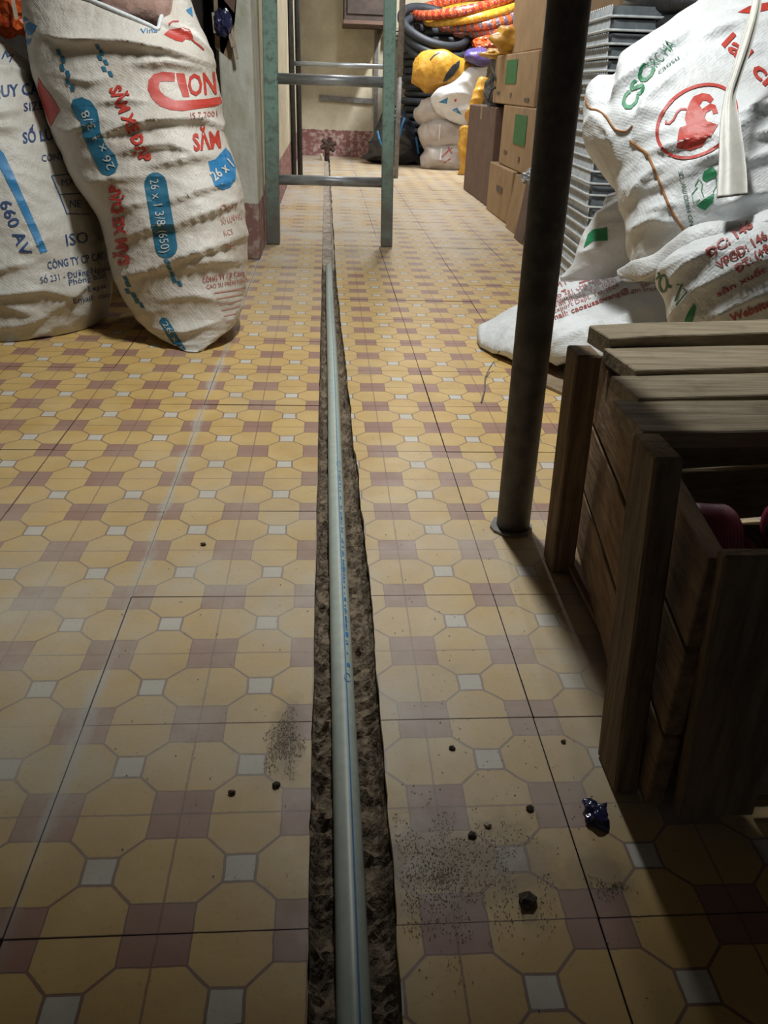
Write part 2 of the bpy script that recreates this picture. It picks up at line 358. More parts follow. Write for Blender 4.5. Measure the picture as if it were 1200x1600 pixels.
# tiles, each its own piece
G = .0005
def tile_mesh(shape, th=.0086):   # shape: outline in tile-local xy
    bm = bmesh.new(); vs = [bm.verts.new((x, y, 0)) for x, y in shape]; f = bm.faces.new(vs)
    r = bmesh.ops.extrude_face_region(bm, geom=[f]); nv = [g for g in r['geom'] if isinstance(g, bmesh.types.BMVert)]
    bmesh.ops.translate(bm, verts=nv, vec=(0, 0, -th)); bmesh.ops.recalc_face_normals(bm, faces=bm.faces)
    me = bpy.data.meshes.new('floor_tile'); bm.to_mesh(me); bm.free(); me.materials.append(M['tile']); return me
hq = .1-G
full = tile_mesh([(-hq+.0008, -hq), (hq-.0008, -hq), (hq, -hq+.0008), (hq, hq-.0008), (hq-.0008, hq), (-hq+.0008, hq), (-hq, hq-.0008), (-hq, -hq+.0008)])
for i in range(-5, 7):
    for j in range(-2, 33):
        cx, cy = XJ+.1+.2*i, YJ+.1+.2*j
        if cy > 6.9: continue
        if cx < -.2 and cy > 3.0: continue
        if cx > 1.0 and cy < 5.0: continue
        if cx > .8 and cy < 1.5: continue
        ok = False
        for dx in (-.1, .1):
            for dy in (-.1, .1):
                p = V(cx+dx, cy+dy, 0)
                if (p-CAM).dot(CF) > .05:
                    qx, qy = px(p)
                    if -170 < qx < 1370 and qy < 1850: ok = True
        if not ok: continue
        if i == 0:
            n = 14; yy = [cy-hq+2*hq*k/n for k in range(n+1)]
            sh = [(hq, -hq), (hq, hq)]+[(edgeR(y)-cx, y-cy) for y in reversed(yy)]
            me = tile_mesh(sh)
        elif i == -1:
            n = 14; yy = [cy-hq+2*hq*k/n for k in range(n+1)]
            me = tile_mesh([(-hq, hq), (-hq, -hq)]+[(edgeL(y)-cx, y-cy) for y in yy])
        else: me = full
        o = bpy.data.objects.new('floor_tile', me); COL.objects.link(o); o.parent = floor
        o.location = (cx+random.uniform(-.0004, .0004), cy+random.uniform(-.0004, .0004), random.uniform(-.0006, .0004))
        o.rotation_euler = (random.uniform(-.003, .003), random.uniform(-.003, .003), random.uniform(-.002, .002))
# soil in the trench
sv, sf = [], []; nx = 16; ny = 620
for j in range(ny+1):
    y = .12+6.5*(j/ny)**1.6
    for i in range(nx+1):
        s = i/nx; x = edgeL(y)+.0005+(edgeR(y)-edgeL(y)-.001)*s
        wallside = max(0, 1-min(s, 1-s)*6)
        z = -.024+.014*wallside**2+.011*noise.noise(V(x*60, y*45, .3))+.007*noise.noise(V(x*150, y*120, 4.))+.004*noise.noise(V(x*330, y*300, 8.))
        if y > 2.55: k = min(1, (y-2.55)/.2); z = z*(1-k)+k*(-.006+.004*noise.noise(V(x*60, y*20, 5))-(.012 if s > .75 else 0))
        sv.append(V(x, y, min(z, -.004)))
for j in range(ny):
    for i in range(nx):
        a = j*(nx+1)+i; sf.append((a, a+1, a+nx+2, a+nx+1))
def splitmat(o, mat2, test):
    o.data.materials.append(mat2)
    for p in o.data.polygons:
        if test(p.center+ORG[o.name]): p.material_index = 1
soil = mobj('trench_soil', sv, sf, M['soil'], origin=V(.02, .3, -.02)); splitmat(soil, M['mortar'], lambda c: c.y > 2.62+.08*noise.noise(c*40))
tag(soil, 'crumbly brown soil and mortar filling the narrow floor trench', 'soil', kind='stuff')
# walls
def wallbox(name, lo, hi, mat): return struct(MB().box(lo, hi).build(name, mat))
wallbox('wall_back', (-.6, YB, 0), (XR+.1, YB+.1, 2.7), M['wall'])
wallbox('wall_left', (-.34, 2.9, 0), (-.212, YB, 2.7), M['wall'])
wallbox('wall_right', (XR, .9, 0), (XR+.1, YB, 2.7), M['wall'])
wallbox('wall_alcove', (-1.7, 3.0, 0), (-.34, 3.1, 2.7), M['darkwood'])
wallbox('wall_side', (-1.75, .6, 0), (-1.65, 3.0, 2.7), M['wall'])
wallbox('ceiling', (-1.75, .6, 2.7), (XR+.1, YB+.1, 2.8), M['ceil'])
pil = bevel(struct(MB().box((-.305, 2.66, 0), (-.208, 2.9, 2.7)).build('trim_1', M['pillar'])), .006, 2)
# lamp fittings above the frame
for nm, c, L, lab in (('hanging_lamp', V(.16, 1.36, 1.51), .3, 'short fluorescent lamp hanging low between pole and sacks'), ('corridor_lamp', V(.3, 4.0, 1.9), 1.05, 'long fluorescent batten lamp hanging below the ceiling over the corridor'), ('rear_lamp', V(.75, 5.62, 1.67), .45, 'short fluorescent lamp fixed high above the bags at the back wall')):
    e = tag(empty(nm, c), lab, 'lamp')
    MB().box(c+V(-.04, -L/2, .0), c+V(.04, L/2, .05)).build('housing', M['gsteel'], e)
    MB().tube([c+V(0, -L/2+.02, -.014), c+V(0, L/2-.02, -.014)], .013, 12).build('tube', M['lamp'], e, smooth=True)
    for s in (-1, 1): MB().tube([c+V(0, s*L*.4, .05), V(c.x, c.y+s*L*.4, 2.7)], .004, 6).build('hanger', M['gsteel'], e)

# ------------------------------------------------------------------ pipe
pip = [V(.0168-.0031*(y-.29)+.0006*math.sin(y*5), y, -.0135-.004*max(0, y-2.2)) for y in [.05+.05*k for k in range(53)]]
PR = .0112
pipe = MB().tube(pip, PR, 24).build('water_pipe', M['pipe'], smooth=True)
tag(pipe, 'pale grey-green plastic water pipe with blue stripe laid in the floor trench', 'pipe')
def pipe_pt(y, ang, r=PR+.0003):
    c = V(.0168-.0031*(y-.29)+.0006*math.sin(y*5), y, -.0135-.004*max(0, y-2.2)); return c+V(math.sin(ang), 0, math.cos(ang))*r
sang = lambda y: .26+.06*math.sin(y*1.7)
mb = MB(); n = 60
for k in range(n+1):
    y = .06+2.55*k/n; a = sang(y); mb.v += [pipe_pt(y, a-.055), pipe_pt(y, a+.055)]
for k in range(n): mb.f.append((2*k, 2*k+1, 2*k+3, 2*k+2))
tag(mb.build('stripe', M['blue'], pipe), 'thin blue line running along the pipe')
mb = MB()     # printed marks beside the stripe
y0 = FL(545, 1060).y; y1 = FL(527, 722).y
def mark(y, a0, a1, h):
    mb.add([pipe_pt(y, a0, PR+.0004), pipe_pt(y, a1, PR+.0004), pipe_pt(y+h, a1, PR+.0004), pipe_pt(y+h, a0, PR+.0004)], [(0, 1, 2, 3)])
y = y0+.03
while y < y1-.02:
    if random.random() < .8: mark(y, sang(y)+.12, sang(y)+random.uniform(.26, .4), random.uniform(.0015, .004))
    y += random.choice((.004, .005, .006, .006, .012))
for yy in (FL(542, 1037).y, FL(538, 988).y, FL(535, 885).y): mark(yy, sang(yy)+.1, sang(yy)+.42, .006)
for yc in (FL(544, 1055).y, FL(528, 722).y):
    prev = None
    for k in range(13):
        t = math.pi*.15+1.75*math.pi*k/12; p = (yc+.006*math.sin(t)*(1 if yc < .8 else 1.4), sang(yc)+.1+.3*math.cos(t))
        if prev:
            q = [pipe_pt(*prev, PR+.0004), pipe_pt(*p, PR+.0004), pipe_pt(p[0]+.0012, p[1]+.06, PR+.0004), pipe_pt(prev[0]+.0012, prev[1]+.06, PR+.0004)]
            mb.add(q, [(0, 1, 2, 3)])
        prev = p
tag(mb.build('printed_marks', M['blue'], pipe), 'small blue printed characters and a loop mark', kind='stuff')
# valve at the far end of the trench
vc = FL(511, 250)+V(0, 0, .03)
vo = tag(empty('stop_valve', V(vc.x, vc.y, 0)), 'dark rusty valve standing at the far end of the trench', 'valve')
MB().tube([V(vc.x, vc.y, -.03), V(vc.x, vc.y, .09)], .018, 10).build('valve_body', M['valve'], vo, smooth=True)
mb = MB()
for k in range(6):
    a = k*math.pi/3+.3; p = V(vc.x+.01, vc.y-.01, .1); mb.tube([p, p+V(math.cos(a)*.06, -.01, math.sin(a)*.055)], [.024, .014], 8)
mb.build('wheel', M['valve'], vo)
MB().tube([V(vc.x-.03, vc.y-.05, -.005), V(vc.x-.045, vc.y-.06, .045)], .012, 8).build('spout', M['chip'], vo)

# ------------------------------------------------------------------ sacks
def crom(P, t):
    n = len(P)-1; i = min(int(t*n), n-1); f = t*n-i
    p0, p1, p2, p3 = P[max(i-1, 0)], P[i], P[i+1], P[min(i+2, n)]
    return .5*((2*p1)+(p2-p0)*f+(2*p0-5*p1+4*p2-p3)*f*f+(3*p1-p0-3*p2+p3)*f*f*f)
BV = {}
def loft(name, rows, nrm, T, mat, wr=None, nu=130, nv=130, p=2.3, parent=None, cut=None, zmin=None, tip=True, origin=None):
    Ls = [Vector(a) for a, b in rows]; Rs = [Vector(b) for a, b in rows]; nrm = Vector(nrm).normalized()
    verts = []; uvs = []; vlen = 0; pc = None
    for j in range(nv+1):
        t = j/nv; L, R = crom(Ls, t), crom(Rs, t); th = max(.002, crom(T, t)); c = (L+R)/2; a = (R-L)/2
        if pc is not None: vlen += (c-pc).length
        pc = c; per = 2.6*(a.length+th)
        for i in range(nu):
            w = 2*math.pi*i/nu; cs, sn = math.cos(w), math.sin(w)
            x = math.copysign(abs(cs)**(2/p), cs); y = math.copysign(abs(sn)**(2/p), sn)
            verts.append(c+a*x+nrm*(th*y)); uvs.append((w/6.283*per*1.2+.37, vlen))
    faces = [(j*nu+i, j*nu+(i+1) % nu, (j+1)*nu+(i+1) % nu, (j+1)*nu+i) for j in range(nv) for i in range(nu)]
    b0 = len(verts); verts.append(sum((verts[i] for i in range(nu)), Vector())/nu); uvs.append((0, 0))
    b1 = len(verts); verts.append(sum((verts[nv*nu+i] for i in range(nu)), Vector())/nu); uvs.append((0, vlen))
    faces += [(b0, (i+1) % nu, i) for i in range(nu)]+[(b1, nv*nu+i, nv*nu+(i+1) % nu) for i in range(nu)]
    bm = bmesh.new(); bvs = [bm.verts.new(v) for v in verts]
    for f in faces: bm.faces.new([bvs[k] for k in f])
    bmesh.ops.recalc_face_normals(bm, faces=bm.faces); bm.normal_update()
    if wr:
        new = []
        for k, v in enumerate(bvs): new.append(v.co+v.normal*wr(v.co, uvs[k][0], uvs[k][1]))
        for v, q in zip(bvs, new): v.co = q
    if zmin is not None:
        for v in bvs:
            if v.co.z < zmin: v.co.z = zmin+.0008*noise.noise(v.co*50)
    verts = [v.co.copy() for v in bvs]; faces = [tuple(l.vert.index for l in f.loops) for f in (bm.verts.index_update() or bm.faces)]
    bm.free()
    allf = faces
    if cut: faces = [f for f in faces if not cut(sum((verts[k] for k in f), Vector())/len(f))]
    o = mobj(name, verts, faces, mat, parent, origin, True, uvs)
    BV[o.name] = BVHTree.FromPolygons(verts, allf)
    return o
def ridge(u, v, fu, fv, s, warp=.6):
    w = noise.noise(V(u*fu*.5, v*fv*.35, s+9))*warp
    return 1-3.2*abs(noise.noise(V(u*fu+w, v*fv+w, s)))**.8
def folds(lines):
    prep = []
    for pts, amp, lo, hi in lines:
        xs = [a for a, b in pts]; ys2 = [b for a, b in pts]; prep.append((pts, amp, lo, hi, min(xs)-60, max(xs)+60, min(ys2)-60, max(ys2)+60))
    def f(x, y):
        h = 0
        for pts, amp, lo, hi, x0, x1, y0, y1 in prep:
            if not (x0 < x < x1 and y0 < y < y1): continue
            best = 1e9; bs = 0; bt = 0; n = len(pts)-1
            for i in range(n):
                ax, ay = pts[i]; bx, by = pts[i+1]; dx, dy = bx-ax, by-ay; L2 = dx*dx+dy*dy
                t = ((x-ax)*dx+(y-ay)*dy)/L2; tc_ = min(1, max(0, t)); ex, ey = x-ax-tc_*dx, y-ay-tc_*dy; d = math.hypot(ex, ey)
                if d < best: best = d; bs = dx*(y-ay)-dy*(x-ax); bt = (i+tc_)/n
            w = lo if bs > 0 else hi
            tap = math.sin(math.pi*min(1, max(0, bt*.9+.05)))**.6
            h += amp*tap*math.exp(-best/w)
        return h
    return f
# ---- printing: flat shapes laid onto a sack's own surface
_tc = {}
def _raw(s, bold):
    cu = bpy.data.curves.new('t', 'FONT'); cu.body = s; cu.size = 1; cu.resolution_u = 2; cu.offset = bold; cu.fill_mode = 'FRONT'
    o = bpy.data.objects.new('t', cu); COL.objects.link(o); dg = bpy.context.evaluated_depsgraph_get(); dg.update()
    me = o.evaluated_get(dg).to_mesh()
    v = [(q.co.x, q.co.y) for q in me.vertices]; f = [tuple(p.vertices) for p in me.polygons]
    o.evaluated_get(dg).to_mesh_clear(); bpy.data.objects.remove(o); bpy.data.curves.remove(cu)
    return v, f
def text2d(s, bold=0, serif=False):
    k = (s, bold)
    if k in _tc: return _tc[k]
    s2 = s.replace('Đ', 'D'); v, f = _raw(s2, bold)      # the barred D is a D with its bar laid over the stem
    for i, ch in enumerate(s):
        if ch == 'Đ':
            wd = [a for a, b in _raw('D', bold)[0]]; xm = max(a for a, b in _raw(s2[:i+1], bold)[0])-(max(wd)-min(wd)); n = len(v)
            v += [(xm-.09, .31-bold), (xm+.26, .31-bold), (xm+.26, .39+bold), (xm-.09, .39+bold)]; f.append((n, n+1, n+2, n+3))
    x0 = min(a for a, b in v); x1 = max(a for a, b in v); v = [((a-x0)/(x1-x0), b/.70) for a, b in v]
    _tc[k] = (v, f); return v, f
def lay(sack, name, v2, f2, mat, off=.0015, grid=3, label=None, parent=None):
    bm = bmesh.new(); bv = [bm.verts.new((x, y, 0)) for x, y in v2]
    for f in f2:
        try: bm.faces.new([bv[k] for k in f])
        except ValueError: pass
    xs = [a for a, b in v2]; ys_ = [b for a, b in v2]
    for ax, lo, hi in ((0, min(xs), max(xs)), (1, min(ys_), max(ys_))):
        g = lo+grid
        while g < hi:
            co = [0, 0, 0]; no = [0, 0, 0]; co[ax] = g; no[ax] = 1
            bmesh.ops.bisect_plane(bm, geom=bm.verts[:]+bm.edges[:]+bm.faces[:], plane_co=co, plane_no=no); g += grid
    bm.verts.index_update(); bvh = BV[sack.name]; pos = []
    for q in bm.verts:
        d = ray(q.co.x, q.co.y).normalized(); h = bvh.ray_cast(CAM, d)
        if h[0] is None: pos.append(None); continue
        nn = h[1] if h[1].dot(d) < 0 else -h[1]; pos.append((h[0]+nn*off, h[3]))
    keep = {}; vv = []; ff = []
    for f in bm.faces:
        ids = [q.index for q in f.verts]
        if any(pos[k] is None for k in ids): continue
        ds = [pos[k][1] for k in ids]
        if max(ds)-min(ds) > .05: continue
        for k in ids:
            if k not in keep: keep[k] = len(vv); vv.append(pos[k][0])
        ff.append(tuple(keep[k] for k in ids))
    bm.free()
    if not ff: print('no print', name); return None
    o = mobj(name, vv, ff, mat, parent or sack)
    if label: o['label'] = label
    return o
def text(sack, s, p0, p1, h, mat, bold=.012, up=None, label=None, name='lettering', parent=None, off=.0015):
    v, f = text2d(s, bold); d = (p1[0]-p0[0], p1[1]-p0[1]); L = math.hypot(*d)
    if up is None: up = (d[1]/L, -d[0]/L)
    return lay(sack, name, [(p0[0]+a*d[0]+b*h*up[0], p0[1]+a*d[1]+b*h*up[1]) for a, b in v], f, mat, label=label, parent=parent, off=off)
def poly(sack, pts, mat, name='printed_patch', label=None, parent=None, off=.0009):
    bm = bmesh.new(); f = bm.faces.new([bm.verts.new((x, y, 0)) for x, y in pts]); f.normal_update(); r = bmesh.ops.triangulate(bm, faces=[f]); bm.verts.index_update()
    v = [(q.co.x, q.co.y) for q in bm.verts]; ff = [tuple(q.index for q in g.verts) for g in bm.faces]; bm.free()
    return lay(sack, name, v, ff, mat, label=label, parent=parent, off=off)
def stroke2(pts, w, closed=False):
    v = []; f = []; n = len(pts)
    for i, (x, y) in enumerate(pts):
        a = pts[(i-1) % n] if closed or i else pts[0]; b = pts[(i+1) % n] if closed or i < n-1 else pts[-1]
        dx, dy = b[0]-a[0], b[1]-a[1]; L = math.hypot(dx, dy) or 1; v += [(x-dy/L*w/2, y+dx/L*w/2), (x+dy/L*w/2, y-dx/L*w/2)]
    for i in range(n if closed else n-1):
        a, b = 2*i, 2*((i+1) % n); f.append((a, a+1, b+1, b))
    return v, f
def stroke(sack, pts, w, mat, name='printed_line', closed=False, label=None, parent=None):
    v, f = stroke2(pts, w, closed); return lay(sack, name, v, f, mat, label=label, parent=parent)
def multi(sack, strokes, mat, name, label=None, off=.0011):
    v = []; f = []
    for a, b in strokes: n = len(v); v += a; f += [tuple(k+n for k in q) for q in b]
    return lay(sack, name, v, f, mat, label=label, off=off)
def capsule(a, b, r):
    dx, dy = b[0]-a[0], b[1]-a[1]; th = math.atan2(dy, dx); o = []
    for k in range(9): o.append((b[0]+r*math.cos(th-math.pi/2+math.pi*k/8), b[1]+r*math.sin(th-math.pi/2+math.pi*k/8)))
    for k in range(9): o.append((a[0]+r*math.cos(th+math.pi/2+math.pi*k/8), a[1]+r*math.sin(th+math.pi/2+math.pi*k/8)))
    return o
def checks(sack, cs, w, h, sk, mat):
    v = []; f = []
    for x, y in cs:
        n = len(v); v += [(x-w/2-sk, y-h/2), (x+w/2-sk, y-h/2), (x+w/2+sk, y+h/2), (x-w/2+sk, y+h/2)]; f.append((n, n+1, n+2, n+3))
    return lay(sack, 'checker_print', v, f, mat, label='column of small blue checks')

def on_(sack, x, y, off=.002):
    d = ray(x, y).normalized(); h = BV[sack.name].ray_cast(CAM, d)
    return None if h[0] is None else h[0]-d*off
# ---- left pair
FA = folds([([(-60, 430), (0, 422), (52, 411)], .012, 5, 18), ([(-50, 466), (0, 460), (65, 453), (110, 462)], .014, 4, 16), ([(-20, 470), (20, 480), (50, 489)], .010, 4, 12), ([(-20, 512), (30, 505), (70, 493)], .012, 4, 14), ([(-30, 532), (30, 528), (80, 515)], .012, 4, 12),
            ([(-40, 186), (0, 178), (33, 171)], .008, 4, 14), ([(-30, 205), (10, 200), (30, 202)], .008, 4, 12), ([(-20, 110), (20, 108), (50, 118)], .010, 5, 16), ([(30, 395), (80, 372)], .006, 4, 14), ([(90, 480), (140, 440)], .008, 5, 14)])
def wrA(p, u, v):
    x, y = px(p)
    return 1.25*FA(x, y)+.009*noise.noise(V(p.x*5, p.y*5, p.z*4))+.0016*ridge(u, v+.2*u, 3., 13, 2.)+.0012*ridge(u, v-.3*u, 9, 24, 5.)
def wrA_old(p, u, v):
    lowz = max(0, 1-p.z/.22)
    return .011*noise.noise(V(p.x*5, p.y*5, p.z*4))+(.0035+.009*lowz)*ridge(u, v+.2*u, 3., 13, 2.)+.003*ridge(u, v-.3*u, 9, 24, 5.)*(.5+lowz)
ra = [(A(-190, 560, 1.9), A(110, 515, 1.95)), (A(-195, 530, 1.9), A(160, 503, 1.93)), (A(-190, 470, 1.9), A(172, 440, 1.93)), (A(-170, 380, 1.92), A(160, 370, 1.95)), (A(-150, 280, 1.94), A(134, 290, 1.97)),
      (A(-130, 190, 1.96), A(98, 210, 1.99)), (A(-110, 120, 1.98), A(58, 130, 2.0)), (A(-90, 60, 2.0), A(22, 85, 2.02)), (A(-70, 20, 2.02), A(-10, 55, 2.03))]
sackA = loft('woven_sack', ra, (.08, -1, .06), [.12, .19, .215, .215, .205, .19, .17, .12, .05], M['sackG'], wrA, nu=200, nv=180, zmin=.0015, p=2.6)
tag(sackA, 'grubby grey-white woven sack with navy lettering and 660 AV, leftmost on the floor', 'sack', 'sacks on the left')
NB = M['nblue']
text(sackA, 'QUY CÁCH', (-14, 153), (88, 145), 18, NB, .02); text(sackA, 'SIZE', (37, 174), (68, 171), 13, NB, .0)
text(sackA, 'SỐ LƯỢNG', (36, 224), (122, 214), 17, NB, .02); text(sackA, 'CONTENT', (65, 253), (122, 247), 11, NB, 0)
multi(sackA, [stroke2([(80, 275), (130, 270)], 1.5), stroke2([(80, 275), (92, 303), (104, 334)], 1.5), stroke2([(93, 304), (135, 302)], 1.5), stroke2([(104, 334), (140, 335)], 1.5)], NB, 'table_lines', 'ruled box printed in navy')
text(sackA, 'MX', (96, 291), (116, 289), 11, NB, 0); text(sackA, 'NE', (109, 325), (126, 324), 12, NB, 0)
poly(sackA, [(-8, 224), (6, 240), (20, 270), (40, 315), (60, 360), (74, 393), (63, 396), (45, 355), (25, 312), (5, 272), (-8, 250)], M['bblue'], label='broad blue bar')
text(sackA, '660 AV', (-1, 317), (34, 402), 18, NB, .015)
text(sackA, 'ISO', (104, 384), (138, 379), 18, NB, .0); text(sackA, 'CÔNG TY CP CAO SU', (75, 421), (182, 402), 12, NB, .01)
text(sackA, 'Số 231 - Đường Nguyễn', (64, 443), (178, 422), 10, NB, .0); text(sackA, 'Phòng ban', (108, 446), (165, 434), 9, NB, 0)
text(sackA, 'Email: caosu', (115, 474), (185, 461), 8, NB, 0); text(sackA, 'Expo', (138, 456), (165, 450), 8, NB, 0)
text(sackA, '70', (2, 67), (20, 78), 14, NB, 0); text(sackA, 'M', (2, 92), (16, 98), 14, NB, 0)

rb = [(A(292, 553, 1.66), A(316, 551, 1.66)), (A(252, 533, 1.73), A(352, 528, 1.73)), (A(212, 500, 1.80), A(384, 494, 1.80)), (A(178, 440, 1.86), A(392, 432, 1.87)), (A(154, 345, 1.91), A(388, 340, 1.91)), (A(106, 265, 1.95), A(376, 268, 1.94)),
      (A(76, 200, 1.97), A(354, 196, 1.96)), (A(52, 130, 1.99), A(350, 150, 1.98)), (A(42, 80, 2.01), A(338, 92, 2.0)), (A(34, 20, 2.03), A(320, 45, 2.02)), (A(34, -40, 2.04), A(296, -20, 2.04)), (A(60, -90, 2.05), A(280, -70, 2.05))]
FB = folds([([(85, 60), (112, 66), (196, 71), (262, 84), (310, 96)], .020, 4, 20), ([(215, 102), (260, 99), (310, 106)], .012, 4, 14), ([(150, 162), (190, 157), (228, 159)], .008, 4, 14), ([(158, 212), (200, 198), (245, 190), (315, 188), (342, 196)], .017, 4, 18),
            ([(190, 240), (230, 229), (266, 228), (303, 241)], .013, 4, 15), ([(238, 260), (290, 250), (332, 244)], .011, 4, 14), ([(136, 288), (180, 279), (228, 277)], .009, 5, 16), ([(262, 317), (310, 300), (356, 286)], .012, 4, 15), ([(186, 326), (235, 314)], .007, 4, 13),
            ([(272, 352), (330, 332), (374, 314)], .012, 4, 15), ([(190, 373), (245, 353), (280, 356)], .009, 4, 14), ([(240, 422), (280, 404), (320, 391), (384, 370)], .015, 4, 15), ([(276, 424), (330, 408), (382, 409)], .011, 4, 13), ([(176, 438), (215, 428), (250, 418)], .008, 4, 14),
            ([(250, 33), (290, 52), (325, 78)], .010, 4, 14), ([(110, 205), (150, 190)], .009, 4, 12), ([(100, 120), (140, 128), (170, 120)], .007, 5, 15), ([(250, 470), (300, 462), (350, 470)], .007, 5, 16), ([(230, 515), (290, 520), (350, 500)], .008, 4, 12)])
def wrB(p, u, v):
    x, y = px(p)
    return 1.35*FB(x, y)-.008+.007*noise.noise(V(p.x*6, p.y*6, p.z*5))+.0018*ridge(u*1.+.3*v, v+.12*u, 2.2, 11, 12.)+.0014*ridge(u-.5*v, v-.25*u, 4.5, 19, 15.)
def wrB_old(p, u, v):
    up = min(1, max(0, (p.z-.12)/.4))
    return .008*noise.noise(V(p.x*6, p.y*6, p.z*5))+(.0055+.009*up)*ridge(u*1.+.3*v, v+.12*u, 2.2, 11, 12.)+.005*ridge(u-.5*v, v-.25*u, 4.5, 19, 15.)+.0016*ridge(u, v, 14, 40, 18.)
def cutB(c):
    if c.y > 1.93: return False
    x, y = px(c)
    return y < 44 and abs(x-(246-(44-y)*1.0)) < (44-y)*1.35 and x < 272
sackB = loft('woven_sack', rb, (.1, -1, .1), [.012, .07, .13, .18, .205, .2, .19, .185, .18, .17, .15, .11], M['sackL'], wrB, nu=230, nv=210, zmin=.0015, cut=cutB, p=2.5)
tag(sackB, 'tall bulging woven sack with red and blue tyre-tube print, tipped on its corner', 'sack', 'sacks on the left')
TB, RD, BB = M['tblue'], M['red'], M['bblue']
checks(sackB, [(92, 82), (99, 93), (98, 105.5), (107, 115.5), (106, 128), (114, 137)], 6, 10, 1.5, TB)
checks(sackB, [(152.8, 73), (159, 82), (156.5, 90), (166, 97.5), (163, 108), (173, 115.5)], 6, 8, 2, TB)
checks(sackB, [(261, 409), (264, 418), (269, 428), (272, 437), (281, 443)], 6, 8, 2, TB)
checks(sackB, [(197, 436), (200, 444.5), (199.5, 455), (209, 461), (214, 470), (222, 477)], 6, 8, 2, TB)
text(sackB, 'SĂM XE ĐẠP', (171, 139), (222, 256), 18, RD, .045, off=.002, label='bold red lettering running downwards')
text(sackB, 'SĂM XE ĐẠP', (203, 414), (187, 288), 17, RD, .045, off=.002, label='bold red lettering running upwards')
c1 = poly(sackB, [(111, 166), (114, 156), (128, 152), (142, 158), (152, 172), (155, 185), (157, 205), (165, 226), (180, 242), (185, 258), (180, 270), (170, 275), (160, 272), (151, 258), (142, 238), (130, 214), (126, 190), (117, 180)], TB, 'size_badge', 'long rounded blue size badge')
text(sackB, '26 x 1 3/8', (181, 262), (138, 172), 13, M['grayt'], .0, parent=c1, off=.0022)
c1 = poly(sackB, capsule((243, 287), (260, 386), 17.5), TB, 'size_badge', 'long rounded blue size badge')
text(sackB, '26 x 1 3/8 (650)', (234, 281), (253, 396), 14, M['grayt'], .0, off=.0022, parent=c1)
c1 = poly(sackB, [(249, 502), (253, 496), (260, 497), (268, 508), (279, 528), (291, 546), (285, 550), (276, 545), (262, 526)], TB, 'size_badge')
text(sackB, '26 x 1', (254, 506), (280, 545), 8, M['grayt'], 0, off=.0022, parent=c1)
poly(sackB, [(273, 114), (255, 112), (240, 116), (232, 126), (231, 140), (238, 155), (250, 166), (265, 172), (285, 174), (310, 170), (335, 166), (347, 161), (344, 151), (320, 155), (290, 157), (272, 157), (258, 150), (250, 142), (248, 133), (250, 128), (258, 127), (273, 128)], RD, 'logo_letter', 'large red logo letter C')
poly(sackB, [(275, 114), (288, 115), (296, 152), (286, 152), (278, 130)], RD, 'logo_letter'); text(sackB, 'ON', (295, 150), (338, 146), 34, RD, .02, name='logo_letter')
text(sackB, 'IS 7.2001', (298, 186), (339, 182), 9, M['dred'], 0); text(sackB, 'SĂM', (303, 236), (345, 230), 26, RD, .035)
c1 = poly(sackB, [(325, 252), (336, 249), (344, 240), (352, 231), (360, 240), (368, 260), (368, 280), (359, 293), (348, 297), (335, 290), (330, 275)], BB, 'size_badge', 'bright blue size badge at the sack edge')
text(sackB, '26 x 1', (336, 284), (365, 260), 16, M['sackL'], .02, off=.0022, parent=c1)
text(sackB, 'Quy', (345, 331), (372, 322), 10, M['pink'], 0); text(sackB, 'SỐ LƯỢNG', (346, 351), (378, 342), 10, M['pink'], 0); text(sackB, 'KCS', (350, 369), (364, 366), 9, M['pink'], 0); text(sackB, 'Ng', (354, 389), (368, 386), 9, M['pink'], 0)
text(sackB, 'CÔNG TY CP Công', (317, 442), (382, 430), 8, M['dred'], .01); text(sackB, 'CAO SU MIỀN NAM', (323, 452), (386, 441), 7, M['dred'], .0)
multi(sackB, [stroke2([(334+4*k, 458+9*k), (360+2*k, 454+9*k), (383-3*k, 450+9*k)], 2.0-.2*k) for k in range(6)], M['pink'], 'address_lines', 'faded pink address lines')
poly(sackB, [(256, 54), (265, 46), (285, 43), (296, 46), (302, 58), (297, 63), (290, 61), (285, 66), (275, 64), (263, 58)], RD, 'red_emblem', 'red emblem near the sack mouth'); stroke(sackB, [(296, 58), (304, 66), (312, 72), (318, 78)], 2.5, RD, 'red_emblem'); stroke(sackB, [(264, 38), (270, 34), (279, 34)], 2, RD, 'red_emblem')
text(sackB, 'Vina', (220, 53), (246, 51), 8, BB, 0); poly(sackB, [(290, 16), (299, 11), (301, 27)], BB)
poly(sackB, [(34, 42), (46, 34), (59, 41), (50, 55), (34, 56)], BB); poly(sackB, [(36, 62), (50, 60), (46, 70), (38, 70)], BB); poly(sackB, [(38, 26), (46, 32), (37, 34)], BB)
poly(sackB, [(60, 120), (66, 131), (80, 149), (94, 172), (86, 186), (80, 198), (76, 188), (66, 160), (59, 138)], RD, 'red_side_print', 'red side panel print')
